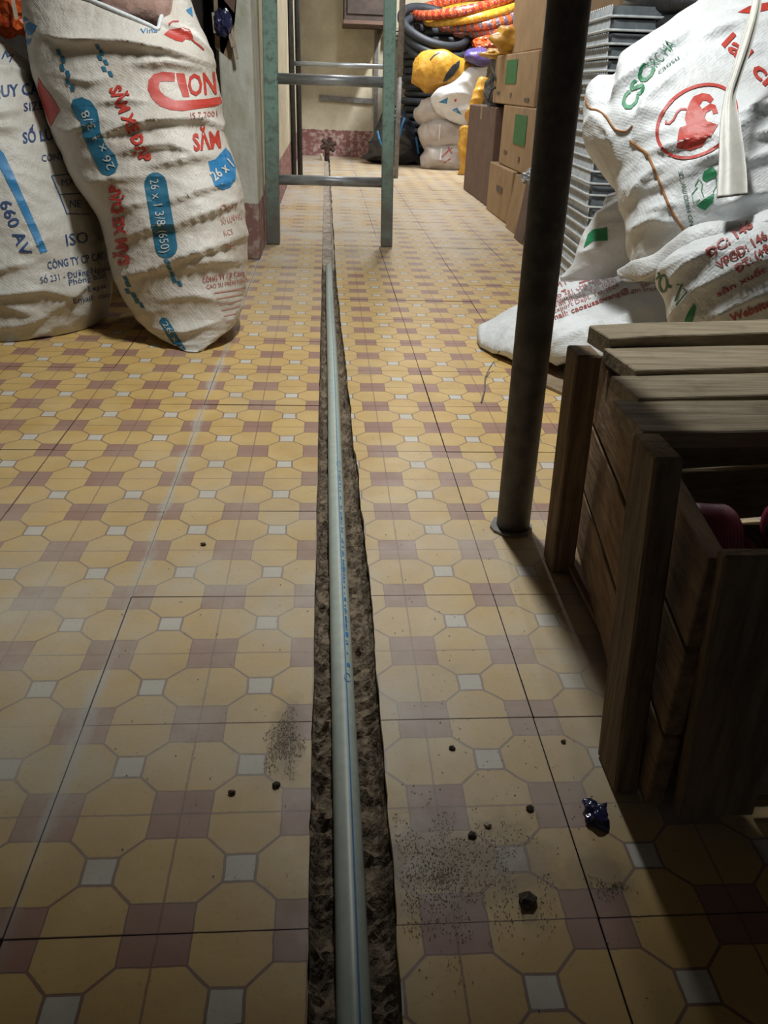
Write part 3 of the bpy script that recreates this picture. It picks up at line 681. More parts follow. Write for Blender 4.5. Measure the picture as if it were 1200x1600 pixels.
# goods showing in the open mouth
rimp = [(108, -14), (146, 2), (184, 18), (212, 30), (232, 39), (246, 45), (250, 32), (255, 18), (261, 2), (267, -14)]
RP = [V(a, b, 0) for a, b in rimp]; RP = [crom(RP, k/50) for k in range(51)]; RP = [on_(sackB, c.x, c.y, .002) for c in RP]
tag(MB().tube([c for c in RP if c is not None], .0042, 8).build('mouth_hem', M['sackW'], sackB, smooth=True), 'bright rolled hem of the sack mouth')
tag(loft('wrapped_bundle', [(A(165, 60, 1.93), A(262, 70, 1.93)), (A(155, 30, 1.92), A(268, 35, 1.92)), (A(150, 0, 1.92), A(272, 0, 1.92)), (A(160, -40, 1.93), A(268, -40, 1.93))], (0, -1, .15), [.03, .06, .065, .04], M['pinktan'], lambda p, u, v: .005*ridge(u, v, 20, 8, 3), nu=40, nv=30),
    'pinkish film-wrapped bundle showing in the mouth of the tipped sack', 'bundle')

# ---- right pile of white sacks
def wrR(s, a=1., lx=.5, lines=()):
    FF = folds(lines)
    def f(p, u, v): return FF(*px(p))+a*(.010*noise.noise(p*6+V(s, 0, 0))+.0055*ridge(u+lx*v, v-.2*u, 3.2, 9, s)+.0032*ridge(u-.6*v, v, 10, 17, s+3)+.0009*noise.noise(V(u*60, v*60, s)))
    return f
# flat lying sack on the floor behind the pole
r1 = [(V(.335, 1.70, .012), V(.35, 1.80, .02)), (V(.385, 1.59, .025), V(.43, 1.85, .045)), (V(.46, 1.50, .055), V(.52, 1.93, .075)), (V(.56, 1.40, .075), V(.64, 1.98, .13)), (V(.70, 1.33, .10), V(.78, 2.02, .19)), (V(.86, 1.30, .12), V(.92, 2.02, .22)), (V(.95, 1.3, .12), V(1.0, 1.95, .22))]
s1 = loft('white_sack', r1, (-.15, -.35, 1), [.012, .028, .045, .065, .09, .1, .08], M['sackW'], wrR(21, .7, .9, [([(860, 545), (930, 515), (1000, 490), (1060, 474)], .014, 4, 12), ([(800, 572), (850, 540), (890, 515)], .012, 4, 12), ([(860, 565), (910, 545)], .01, 4, 10), ([(770, 550), (800, 520), (850, 492)], .01, 5, 12), ([(880, 500), (960, 480), (1010, 470)], .005, 4, 12)]), zmin=.0015, p=2.2)
tag(s1, 'white sack lying flat on the tiles behind the pole, with red email line', 'sack', 'white sacks on the right')
DR = M['dred']
text(s1, 'Email: caosusaovang@', (857, 504), (984, 457), 8, DR, .015); text(s1, 'Export Dept. Tel: (024', (866, 490), (968, 449), 7, DR, 0)
text(s1, 'Văn phòng  Tel: (024)', (867, 482), (964, 441), 6.5, DR, 0); text(s1, 'Nguyễn Trãi - Hà Nội', (867, 475), (960, 435), 6, DR, 0); text(s1, 'SĐ 231 - Hà Nội SAO', (867, 468), (959, 430), 5, DR, .01)
text(s1, 'MTC', (870, 453), (898, 438), 9, DR, .0); text(s1, 'gm.srcA', (986, 458), (1030, 454), 7, DR, 0); text(s1, 'V U', (1000, 447), (1016, 432), 7, DR, 0); text(s1, 'SB -', (1004, 452), (1024, 441), 7, DR, 0)
multi(s1, [stroke2([(877, 456), (884, 453)], 2.5), stroke2([(905, 443), (925, 436)], 2.5), stroke2([(928, 434), (944, 425)], 2.5)], DR, 'printed_line')['kind'] = 'stuff'
# crushed sack corner with a green patch
r4 = [(A(880, 436, 1.66), A(1000, 412, 1.62)), (A(886, 424, 1.66), A(1020, 398, 1.60)), (A(904, 398, 1.66), A(1030, 365, 1.6)), (A(918, 372, 1.67), A(1020, 335, 1.62)), (A(930, 346, 1.67), A(1010, 318, 1.63)), (A(944, 328, 1.68), A(1005, 310, 1.64)), (A(950, 312, 1.68), A(985, 304, 1.65))]
s4 = loft('white_sack', r4, (-.2, -.75, .5), [.01, .025, .04, .045, .04, .03, .012], M['sackW'], wrR(37, 1.1), nu=90, nv=80)
tag(s4, 'crushed white sack corner with green patch beside the wire baskets', 'sack', 'white sacks on the right')
poly(s4, [(912, 388), (919, 366), (926, 359), (949, 355), (950, 376), (927, 377)], M['green'], label='green printed patch')
# big slumped sack
r2 = [(A(985, 442, 1.36), A(1330, 410, 1.24)), (A(978, 405, 1.38), A(1330, 345, 1.28)), (A(972, 350, 1.42), A(1330, 280, 1.34)), (A(958, 285, 1.47), A(1330, 215, 1.41)), (A(915, 235, 1.52), A(1330, 150, 1.48)), (A(906, 185, 1.56), A(1330, 95, 1.54)), (A(910, 140, 1.6), A(1330, 45, 1.6)),
      (A(935, 118, 1.65), A(1330, 0, 1.66)), (A(985, 92, 1.7), A(1330, -45, 1.72)), (A(1050, 55, 1.76), A(1330, -90, 1.78)), (A(1150, 5, 1.82), A(1330, -120, 1.83))]
F2 = folds([([(1145, 186), (1200, 167), (1260, 150)], .016, 4, 16), ([(1004, 243), (1060, 228), (1122, 214)], .010, 4, 14), ([(1040, 272), (1116, 245), (1150, 240)], .009, 4, 14), ([(980, 315), (1008, 284), (1034, 258)], .012, 5, 14), ([(1108, 236), (1150, 205), (1199, 171)], .010, 5, 15),
            ([(1125, 324), (1160, 312), (1210, 298)], .012, 4, 14), ([(988, 222), (996, 185), (1006, 155), (1060, 106)], .013, 9, 4), ([(930, 156), (960, 138), (1000, 108), (1040, 76), (1070, 52)], .016, 5, 9), ([(1170, 215), (1230, 205)], .012, 4, 14), ([(1010, 330), (1060, 318)], .007, 4, 13), ([(1090, 60), (1130, 48), (1170, 30)], .008, 4, 14), ([(985, 360), (1020, 345), (1060, 352)], .010, 4, 14), ([(920, 175), (950, 205), (965, 250)], .008, 8, 8)])
def wr2(p, u, v):
    x, y = px(p)
    g = lambda d, w: math.exp(-(d/w)**2)
    # the folded mouth on the left: a valley running down to the right, then the long creases
    d1 = ((x-925)*.86-(y-125)*.5); valley = -.03*g((x-942)+(y-150)*.1, 13)*g(y-120, 50)
    fold = .020*g((y-(262-(x-1130)*.30)), 9)*max(0, min(1, (x-1090)/60))+.016*g((y-(300-(x-1000)*.42)), 8)*max(0, min(1, (x-985)/40))*max(0, min(1, (1120-x)/60))
    fold += -.014*g((x-(990-(y-200)*.15)), 10)*g(y-190, 70)
    return valley+fold*.5+1.2*F2(x, y)-.005+.008*noise.noise(p*6+V(4, 0, 0))+.0026*ridge(u+.5*v, v-.2*u, 3.6, 9, 44)+.0022*ridge(u-.6*v, v, 10, 17, 47)+.0008*noise.noise(V(u*60, v*60, 3))
s2 = loft('white_sack', r2, (-.22, -.78, .58), [.04, .09, .12, .13, .12, .11, .1, .1, .1, .09, .06], M['sackW'], wr2, nu=190, nv=150, p=2.1)
tag(s2, 'big slumped white sack with a red ringed elephant emblem, top of the pile', 'sack', 'white sacks on the right')
ring = []
for k in range(48):
    t = 2*math.pi*k/48; a, b = 68*math.cos(t), 50*math.sin(t); ring.append((1089+a*.80+b*.60, 190-a*.60+b*.80))
stroke(s2, ring, 5, RD, 'ring_emblem', True, 'red ring around the elephant emblem')
poly(s2, [(1057, 231), (1060, 209), (1062, 200), (1073, 196), (1070, 186), (1072, 175), (1078, 160), (1084, 151), (1097, 146), (1109, 148), (1115, 155), (1110, 162), (1104, 158), (1098, 158), (1093, 165), (1097, 171), (1110, 162), (1118, 165), (1122, 177), (1114, 179), (1112, 172), (1104, 176), (1101, 184), (1105, 190), (1122, 195), (1114, 209), (1105, 217), (1097, 229), (1078, 235)], RD, 'elephant_emblem', 'red standing elephant figure')
stroke(s2, [(1073, 171), (1064, 171), (1058, 176), (1053, 187), (1046, 194), (1040, 193), (1041, 189)], 3, RD, 'elephant_emblem')
GR, DG = M['green'], M['dgreen']
text(s2, 'CSC', (986, 176), (1024, 108), 22, GR, .03, label='green diagonal lettering'); text(s2, 'SRC HA', (1022, 112), (1056, 72), 18, GR, -.01)
text(s2, 'caosu', (1030, 116), (1062, 92), 7, DG, 0)
text(s2, 'Ial', (1127, 70), (1160, 100), 26, RD, .02, label='red lettering under the strap'); text(s2, 'cls', (1172, 112), (1212, 152), 26, RD, .02)
poly(s2, [(1152, 20), (1170, 10), (1200, 4), (1200, 16), (1175, 22)], RD)
poly(s2, [(1097, 279), (1100, 268), (1113, 260), (1120, 268), (1119, 276), (1103, 285)], GR, 'cross_emblem', 'green cross-shaped emblem'); poly(s2, [(1088, 322), (1095, 315), (1105, 308), (1116, 302), (1114, 316), (1102, 329), (1095, 326)], GR, 'cross_emblem')
multi(s2, [stroke2([(1097, 286), (1092, 280), (1086, 291), (1090, 293), (1081, 304), (1084, 318), (1094, 312)], 1.6), stroke2([(1119, 277), (1119, 292), (1114, 300)], 1.6), stroke2([(1098, 287), (1096, 298), (1100, 308)], 1.6)], GR, 'cross_emblem')
text(s2, 'SD. AU DINH ON', (1060, 268), (1078, 354), 7, DG, .01)
def on(sack, x, y, off=.002):
    d = ray(x, y).normalized(); h = BV[sack.name].ray_cast(CAM, d)
    return None if h[0] is None else h[0]-d*off
def string(sack, pts, r, name, mat, label):
    P = [V(a, b, 0) for a, b in pts]; q = [crom(P, k/80) for k in range(81)]
    q = [on(sack, c.x, c.y) for c in q]; q = [c for c in q if c is not None]
    if len(q) > 3: tag(MB().tube(q, r, 6).build(name, mat, sack, smooth=True), label)
string(s2, [(914, 112), (912, 140), (920, 167), (933, 172), (946, 181), (956, 196), (963, 203), (978, 205), (988, 196)], .0015, 'seam_thread', M['rust'], 'rusty orange seam thread')
string(s2, [(984, 220), (1000, 232), (1011, 241), (1021, 262), (1033, 290), (1045, 320), (1060, 347), (1070, 362)], .002, 'seam_thread', M['rust'], 'rusty orange seam thread')
# front sack behind the crate
r3 = [(A(1055, 540, 1.16), A(1330, 560, 1.08)), (A(1045, 505, 1.17), A(1330, 520, 1.1)), (A(1036, 470, 1.18), A(1330, 470, 1.11)), (A(1026, 440, 1.2), A(1330, 420, 1.13)), (A(1030, 418, 1.22), A(1330, 370, 1.16)), (A(1060, 398, 1.25), A(1330, 330, 1.2)), (A(1110, 378, 1.28), A(1330, 310, 1.24))]
s3 = loft('white_sack', r3, (-.2, -.7, .65), [.04, .06, .07, .075, .07, .055, .02], M['sackW'], wrR(63, .6, .2, [([(1050, 490), (1090, 450), (1150, 420), (1200, 405)], .008, 5, 14), ([(1085, 512), (1140, 480), (1210, 452)], .012, 5, 14), ([(1040, 440), (1070, 415), (1110, 395)], .010, 4, 12)]), nu=110, nv=90)
tag(s3, 'white sack with red address lines, wedged right behind the wooden crate', 'sack', 'white sacks on the right')
text(s3, 'ĐC: 146', (1108, 404), (1178, 355), 14, DR, .03); text(s3, 'VPGD: 146', (1124, 421), (1200, 372), 13, DR, .03); text(s3, 'ĐT: (+84', (1153, 427), (1212, 386), 13, DR, .03)
text(s3, 'sản xuất', (1122, 464), (1198, 424), 9, DR, .02); text(s3, 'Website', (1143, 503), (1206, 478), 13, DR, .03)
multi(s3, [stroke2([(1037+6*math.cos(k*.45), 443+13*math.sin(k*.45)) for k in range(15)], 3.5), stroke2([(1022, 428), (1030, 427), (1031, 432), (1026, 436)], 3), stroke2([(1043, 446), (1050, 449)], 4), stroke2([(1058, 445), (1066, 444), (1055, 471)], 2.5), stroke2([(1068, 450), (1074, 456), (1057, 477)], 2.5)], DG, 'green_number', 'dark green printed number')
poly(s3, [(1085, 474), (1088, 480), (1082, 505), (1068, 510), (1071, 497), (1078, 483)], GR, label='green printed wedge')
# rolled hem hanging over the front sack
r5 = [(A(966, 424, 1.3), A(974, 434, 1.28)), (A(986, 412, 1.27), A(1000, 438, 1.24)), (A(1018, 398, 1.25), A(1030, 428, 1.22)), (A(1050, 376, 1.22), A(1060, 412, 1.19)), (A(1100, 352, 1.2), A(1105, 388, 1.17)), (A(1160, 352, 1.18), A(1160, 372, 1.16)), (A(1230, 318, 1.16), A(1230, 338, 1.14)), (A(1300, 290, 1.15), A(1300, 310, 1.13))]
s5 = loft('sack_hem', r5, (-.1, -.8, .5), [.004, .012, .018, .02, .02, .016, .014, .01], M['sackW'], wrR(81, .5), nu=40, nv=90, parent=s2)
tag(s5, 'rolled white hem of the sack mouth')
# cardboard under the flat sack
tag(MB().hexa([V(.40, 1.50, .0012), V(.47, 1.36, .0012), V(.75, 1.4, .0012), V(.6, 1.62, .0012)], [V(.40, 1.50, .006), V(.47, 1.36, .006), V(.75, 1.4, .006), V(.6, 1.62, .006)]).build('cardboard_sheet', M['kraftg']),
    'flat brown cardboard sheet lying on the tiles under the flat sack', 'cardboard')
string(s1, [(780, 548), (778, 552), (774, 557)], .0012, 'tie_string', M['gsteel'], 'loose tie string')
tag(MB().tube([FL(772, 565, .02), FL(765, 575, .01), FL(758, 590, .004), FL(757, 610, .003), FL(752, 628, .003)], .0014, 6).build('string_end', M['gsteel'], smooth=True), 'grey loose string curling on the tiles left of the pole foot', 'string')
# milky strap hanging in front of the big sack
cl = [((1180, -60), (1194, -60)), ((1176, 6), (1190, 6)), ((1160, 60), (1177, 66)), ((1144, 112), (1160, 116)), ((1133, 150), (1150, 152)), ((1126, 200), (1158, 200)), ((1124, 260), (1166, 262)), ((1121, 310), (1168, 304))]
mb = MB(); n = 40
LL = [V(a[0], a[1], 0) for a, b in cl]; RR = [V(b[0], b[1], 0) for a, b in cl]
Yst = [1.42, 1.38, 1.34, 1.31, 1.29, 1.25, 1.20, 1.16]
for k in range(n+1):
    t = k/n; a, b = crom(LL, t), crom(RR, t); Y = crom(Yst, t)
    for i in range(7):
        s = i/6; c = a.lerp(b, s); bul = .008*math.sin(math.pi*s)+.003*math.cos(s*14)
        mb.v.append(A(c.x, c.y, Y-bul))
nv0 = len(mb.v); mb.v += [p+V(0, .003, 0) for p in mb.v]
for k in range(n):
    for i in range(6):
        a = k*7+i; mb.f += [(a, a+1, a+8, a+7), (a+nv0, a+7+nv0, a+8+nv0, a+1+nv0)]
    for i in (0, 6): a = k*7+i; mb.f.append((a, a+7, a+7+nv0, a+nv0))
for k in (0, n):
    for i in range(6): a = k*7+i; mb.f.append((a, a+1, a+1+nv0, a+nv0))
tag(mb.build('plastic_strap', M['strap'], smooth=True), 'milky plastic strap hanging down in front of the elephant emblem', 'strap')

# ------------------------------------------------------------------ iron pole
pb = V(.2425, .905, 0)
po = tag(empty('iron_pole', pb), 'dark grimy round iron pole standing on a flat foot plate', 'pole')
MB().tube([pb+V(0, 0, .003), pb+V(-.004, 0, .3), pb+V(-.008, .002, .6), pb+V(-.0135, .004, .998)], .0213, 28).build('shaft', M['pole'], po, smooth=True)
mb = MB(); n = 14; ring0 = []
for k in range(n):
    a = 2*math.pi*k/n; r = .0275+.004*noise.noise(V(k*.9, 2, 0)); ring0.append(V(pb.x+r*math.cos(a)-.002, pb.y+r*math.sin(a), 0))
mb.v = [p+V(0, 0, .0006) for p in ring0]+[p+V(0, 0, .0035) for p in ring0]
mb.f = [tuple(reversed(range(n))), tuple(range(n, 2*n))]+[(k, (k+1) % n, n+(k+1) % n, n+k) for k in range(n)]
mb.build('foot_plate', M['gsteel'], po)
# unseen deck on the pole, added above the frame to shade the near floor
dk = tag(empty('added_shade_deck', V(.1, .3, 1.0)), 'unseen plank deck on the iron pole, added above the camera to shade the near floor', 'deck')
for k in range(9): MB().box((-1.64, -.55+.184*k, 1.04), (1.79, -.55+.184*k+.18, 1.065)).build('shade_deck_plank', M['darkwood'], dk)
for yy in (-.3, .88): MB().box((-1.64, yy, 1.0), (1.79, yy+.05, 1.039)).build('shade_deck_beam', M['dsteel'], dk)
# ------------------------------------------------------------------ wooden crate
cb = V(.36, .69, 0)
cr = tag(empty('wooden_crate', cb), 'rough wooden crate of old planks, its open front half holding pink rolls', 'crate')
def plank(name, a, b, w, t, mat, up=(0, 0, 1), jit=.0015):
    mb = MB(); a, b = Vector(a), Vector(b); n = 8
    d = (b-a).normalized(); sd = d.cross(Vector(up)).normalized(); uu = sd.cross(d)
    for k in range(n+1):
        p = a.lerp(b, k/n)+uu*jit*noise.noise(a*7+V(k*.7, 0, 0))
        ww = w*(1+.05*noise.noise(a*9+V(0, k*.8, 0)))
        for s, q in ((-1, -1), (1, -1), (1, 1), (-1, 1)): mb.v.append(p+sd*ww/2*s+uu*t/2*q)
    for k in range(n):
        for i in range(4): mb.f.append((4*k+i, 4*k+(i+1) % 4, 4*k+4+(i+1) % 4, 4*k+4+i))
    mb.f += [(3, 2, 1, 0), (4*n, 4*n+1, 4*n+2, 4*n+3)]
    o = mb.build(name, mat, cr); bevel(o, .0012, 1); return o
# top planks across
plank('plank', (.300, .858, .262), (.80, .935, .268), .054, .02, M['woodX'], jit=.003)
plank('plank', (.302, .791, .254), (.80, .848, .256), .076, .016, M['woodX'])
plank('plank', (.284, .719, .250), (.80, .765, .252), .063, .015, M['woodX'])
plank('plank', (.264, .650, .247), (.80, .670, .249), .074, .016, M['woodX'])
# left side boards, running front to back
side = lambda y, z: .304-(.80-y)*.142
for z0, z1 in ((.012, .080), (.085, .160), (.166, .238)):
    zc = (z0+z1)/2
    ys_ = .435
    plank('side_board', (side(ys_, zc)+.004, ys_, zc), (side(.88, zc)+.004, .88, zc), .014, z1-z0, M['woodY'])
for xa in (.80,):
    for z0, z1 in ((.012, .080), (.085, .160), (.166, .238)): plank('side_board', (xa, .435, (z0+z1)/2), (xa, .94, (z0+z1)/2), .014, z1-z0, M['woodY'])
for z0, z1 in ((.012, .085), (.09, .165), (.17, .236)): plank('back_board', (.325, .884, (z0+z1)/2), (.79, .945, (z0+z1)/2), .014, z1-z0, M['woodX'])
# uprights outside the side boards
def post(p0, p1, w, d, name='upright'):
    mb = MB(); p0, p1 = Vector(p0), Vector(p1)
    q = lambda p: [p+V(-w/2, -d/2, 0), p+V(w/2, -d/2, 0), p+V(w/2, d/2, 0), p+V(-w/2, d/2, 0)]
    o = mb.hexa(q(p0), q(p1)).build(name, M['woodZ'], cr); bevel(o, .002, 1); return o
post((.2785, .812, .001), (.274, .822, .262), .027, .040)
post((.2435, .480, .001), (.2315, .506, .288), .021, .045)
post((.300, .4275, .012), (.285, .432, .245), .062, .012, 'corner_board')
for z0, z1, g in ((.02, .09, 0), (.1, .165, 0), (.172, .242, 0)): plank('front_board', (.335, .44, (z0+z1)/2), (.80, .445, (z0+z1)/2), .012, z1-z0, M['woodX'])
post((.79, .452, .001), (.79, .455, .25), .03, .02); post((.79, .94, .001), (.79, .94, .25), .03, .02)
mb = MB(); mb.box((.285, .45, .006), (.80, .89, .012)).build('crate_bottom', M['woodY'], cr)
# pink rolls inside
def pinkroll(c, L, R, lab, ax):
    c = Vector(c); ax = Vector(ax).normalized(); e = tag(empty('pink_roll', c-V(0, 0, R)), lab, 'plastic roll', 'pink ribbed rolls in the crate')
    n = 40; pts = [c+ax*(L*(k/n-.5)) for k in range(n+1)]
    MB().tube(pts, [R*(1+.035*math.sin(k*1.6))*(.8 if k in (0, n) else 1) for k in range(n+1)], 26).build('ribbed_body', M['pinkroll'], e, smooth=True)
    MB().tube([c-ax*(L/2+.004), c+ax*(L/2+.004)], R*.45, 16).build('core', M['rubber'], e, smooth=True)
pinkroll((.300, .535, .196), .03, .027, 'pink ribbed plastic roll nearest the crate corner, beside the upright', (1, .1, -.1))
pinkroll((.385, .545, .2), .05, .022, 'pink ribbed plastic roll at the right frame edge in the crate', (1, .2, 0))
pinkroll((.40, .72, .05), .12, .036, 'pink ribbed plastic roll deep in the crate under the planks', (1, .2, 0))
for c, lab in (((.40, .56, .013), 'black rubber ring lying on the crate bottom'),):
    o = MB().torus(c, .05, .02, N=28).build('rubber_ring', M['rubber'], smooth=True); o.location.z = .0125; tag(o, lab, 'rubber ring')
tag(MB().hexa([V(.372, .585, .1935), V(.381, .582, .195), V(.382, .585, .195), V(.373, .588, .1935)], [V(.372, .585, .196), V(.381, .582, .197), V(.382, .585, .197), V(.373, .588, .196)]).build('paper_scrap', M['chip']), 'tiny white scrap shining in the dark crate', 'scrap')

# ------------------------------------------------------------------ green ladder frame
ly = 2.955
la = tag(empty('trestle_ladder', V(.015, ly, 0)), 'chipped green steel trestle ladder standing over the trench, in front', 'ladder', 'steel ladders')
def rail(par, x0, x1, y0, y1, z, w, d, mat, name='rail'):
    b = [V(x0-w/2, y0-d/2, .001), V(x0+w/2, y0-d/2, .001), V(x0+w/2, y0+d/2, .001), V(x0-w/2, y0+d/2, .001)]
    t = [V(x1-w/2, y1-d/2, z), V(x1+w/2, y1-d/2, z), V(x1+w/2, y1+d/2, z), V(x1-w/2, y1+d/2, z)]
    return bevel(MB().hexa(b, t).build(name, mat, par), .003, 2)
rail(la, -.184, -.170, ly, ly+.14, 1.5, .047, .03, M['green_paint']); rail(la, .2135, .195, ly, ly+.14, 1.5, .040, .03, M['green_paint'])
for z, r in ((.208, .0165), (.512, .0165), (.82, .0165), (1.12, .0165), (1.42, .0165)):
    k = z/1.5; MB().tube([V(-.163+.013*k, ly+.14*k, z), V(.194-.016*k, ly+.14*k, z)], r, 16).build('rung', M['steel'], la, smooth=True)
lb = tag(empty('steel_trestle', V(.12, 5.3, 0)), 'dark thin steel frame with a bright rung standing near the back wall', 'ladder', 'steel ladders')
xl = A(460, 200, 5.3).x
for dx in (-.006, .03): MB().tube([V(xl+dx, 5.3+dx, .0), V(xl+dx-.01, 5.3+dx, 1.8)], .016, 10).build('leg', M['dsteel'], lb, smooth=True)
MB().tube([V(.430, 5.34, 0), V(.43, 5.34, .58)], .014, 12).build('leg', M['gsteel'], lb, smooth=True); MB().tube([V(.43, 5.34, .55), V(.432, 5.34, 1.8)], .017, 12).build('leg_sleeve', M['gsteel'], lb, smooth=True)
for z in (.598, 1.2): MB().tube([V(xl, 5.32, z), V(.43, 5.34, z)], .013, 12).build('rung', M['steel'], lb, smooth=True)
# made-up grey rails standing in for shadow lines on the back wall
lc = tag(empty('shadow_rails', V(.2, 6.85, 0)), 'grey rails standing in for shadow lines on the back wall', 'rack')
lc['label'] = 'made-up grey rails standing in for shadow lines on the back wall'
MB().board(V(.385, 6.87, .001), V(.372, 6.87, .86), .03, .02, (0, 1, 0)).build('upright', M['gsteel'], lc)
MB().board(V(-.05, 6.885, .405), V(.36, 6.885, .393), .02, .035).build('shadow_crossbar', M['gsteel'], lc)
# cabinet on back wall
cx0, cx1 = .125, .432
ca = tag(empty('wall_cabinet', V((cx0+cx1)/2, 6.75, .85)), 'dark wooden cabinet hung high on the back wall', 'cabinet')
MB().box((cx0, 6.32, .885), (cx1, 6.899, 1.6)).build('body', M['cabinet'], ca)
MB().box((cx0-.006, 6.31, .862), (cx1-.004, 6.9, .884)).build('bottom_rail', M['kraftd'], ca)
MB().box((cx0+.02, 6.308, .92), (cx1-.02, 6.319, 1.5)).build('door', M['cabinet'], ca)
tag(MB().box((.375, 6.84, .885-.05), (.40, 6.898, .885-.034)).build('bracket', M['kraftd'], ca), None)
sh = tag(empty('wall_shelf', V(.49, 6.8, .83)), 'small striped wooden shelf stack beside the wall cabinet', 'shelf')
for k in range(3): MB().box((.435, 6.78, .80+.028*k), (.6, 6.899, .82+.028*k), .001).build('shelf_board', M['palewood'], sh)

# ------------------------------------------------------------------ alcove rack behind left sacks
rk = tag(empty('storage_rack', V(-.75, 2.6, 0)), 'dark wooden storage rack in the alcove behind the left sacks', 'rack')
for x in (-.375, -1.3): MB().box((x-.006, 2.62, .0), (x+.012, 2.99, 1.6)).build('side_panel', M['darkwood'], rk)
MB().box((-1.3, 2.97, 0), (-.375, 2.995, 1.6)).build('back_panel', M['darkwood'], rk)
for z in (.02, .35, .9, 1.5): MB().box((-1.29, 2.63, z), (-.378, 2.96, z+.02)).build('shelf', M['darkwood'], rk)
MB().box((-.378, 2.608, .0), (-.366, 2.62, 1.6)).build('edge_batten', M['palewood'], rk)
# cardboard and laths jammed between rack and pillar
cbp = tag(empty('cardboard_scrap', V(-.345, 2.69, .5)), 'grey bent cardboard jammed between the rack and the pillar', 'cardboard')
MB().hexa([A(336, 74, 2.66), A(362, 96, 2.66), A(362, 96, 2.72), A(336, 74, 2.72)], [A(333, -30, 2.66), A(372, -30, 2.66), A(372, -30, 2.72), A(333, -30, 2.72)]).build('panel', M['kraftg'], cbp)
MB().hexa([A(350, 0, 2.64), A(366, 20, 2.64), A(366, 20, 2.655), A(350, 0, 2.655)], [A(345, -40, 2.64), A(372, -40, 2.64), A(372, -40, 2.655), A(345, -40, 2.655)]).build('flap', M['kraftd'], cbp)
for a, b, lab in (((333, 20), (336, 52), 'left'), ((357, 48), (364, 74), 'middle'), ((362, 45), (371, 92), 'right')):
    tag(MB().board(A(a[0], a[1], 2.63), A(b[0], b[1], 2.62), .007, .007, (0, 1, 0)).build('wood_lath', M['palewood']), {'left': 'short pale wood lath left of the dark blue bag', 'middle': 'short pale wood lath just below the dark blue bag', 'right': 'longest thin wood lath right of the dark blue bag'}[lab], 'lath', 'laths by the pillar')
def blob(name, c, r, mat, amp=.18, f=3., seed=0, sub=4, flat=None, parent=None, crease=.08):
    bm = bmesh.new(); bmesh.ops.create_icosphere(bm, subdivisions=sub, radius=1); c = Vector(c); r = Vector(r)
    vs = []
    for v in bm.verts:
        d = v.co.normalized(); k = 1+amp*noise.noise(d*f*.5+V(seed, 0, 0))*1.6+crease*(1-2.5*abs(noise.noise(d*f+V(0, seed, 3))))
        p = c+V(d.x*r.x, d.y*r.y, d.z*r.z)*k
        if flat is not None and p.z < flat: p.z = flat+.0005*random.random()
        vs.append(p)
    fs = [tuple(q.index for q in f_.verts) for f_ in bm.faces]; bm.free()
    return mobj(name, vs, fs, mat, parent, None, False if crease > .1 else True)
tag(blob('plastic_bag', A(348, 36, 2.62), (.024, .022, .032), M['bluebag'], .25, 5, 4, 3, crease=.16), 'small shiny dark blue plastic bag hanging by the grey pillar', 'bag')
tag(blob('plastic_bag', A(8, 8, 2.35), (.075, .06, .06), M['orangebag'], .3, 4, 11, 4, crease=.14), 'crumpled orange-red plastic bag behind the leftmost sack', 'bag')
tag(MB().board(A(18, -10, 2.27), A(26, 30, 2.27), .008, .003, (0, 1, 0)).build('white_tag', M['chip']), 'narrow white tag on the orange plastic bag', 'tag')

# ------------------------------------------------------------------ wire baskets
c0 = A(900.6, 250, 2.5); zr = c0.z; c1_ = FL(949, 268, zr)
print('basket', c0, c1_)
def basket(z, shift, lean):
    e = empty('wire_basket', V(c0.x+shift, c0.y, z))
    fx = (c1_-c0); fx.z = 0; ln = .30; fx = fx.normalized(); bx = V(fx.y*-1, fx.x, 0)*1.0
    if bx.x < 0: bx = -bx
    o = V(c0.x+shift, c0.y, z); wd = .22; rr = .022
    cs = [o+fx*0, o+fx*ln, o+fx*ln+bx*wd, o+bx*wd]; loop = []
    for k in range(4):
        p, a, b = cs[k], cs[k-1], cs[(k+1) % 4]; da = (a-p).normalized(); db = (b-p).normalized()
        for s in range(5): t = s/4; loop.append(p+da*rr*(1-t)**2+db*rr*t**2)
    MB().tube(loop+[loop[0]], .0032, 6, False).build('rim', M['zinc'], e, smooth=True)
    mb = MB()
    for st, dr, L_, inn in ((o, fx, ln, bx), (o, bx, wd, fx)):
        k = .018
        while k < L_-.01:
            p = st+dr*k+inn*.006; lp = []
            for s in range(9): a = math.pi*s/8; lp.append(p+dr*(.005*math.cos(a))+V(0, 0, .0175+.006*math.sin(a)))
            mb.tube([p+dr*.005+V(0, 0, -.002)]+lp+[p-dr*.005+V(0, 0, -.002)], .0024, 4, False); k += .021
    w = mb.build('upright_wires', M['zinc'], e); w['kind'] = 'stuff'
    MB().hexa([o+fx*.008+bx*.012+V(0, 0, -.001), o+fx*(ln-.01)+bx*.012+V(0, 0, -.001), o+fx*(ln-.01)+bx*(wd-.01)+V(0, 0, -.001), o+fx*.008+bx*(wd-.01)+V(0, 0, -.001)],
              [o+fx*.008+bx*.012+V(0, 0, .022), o+fx*(ln-.01)+bx*.012+V(0, 0, .022), o+fx*(ln-.01)+bx*(wd-.01)+V(0, 0, .022), o+fx*.008+bx*(wd-.01)+V(0, 0, .022)]).build('inner_sheet', M['mesh_in'], e)
    return e
b0 = basket(.012, -.016, 0); NBK = 24
tag(b0, 'lowest galvanised wire basket of the tall nested stack behind the pole', 'wire basket', 'nested wire baskets')
words = ['second', 'third', 'fourth', 'fifth', 'sixth', 'seventh', 'eighth', 'ninth', 'tenth', 'eleventh', 'twelfth']
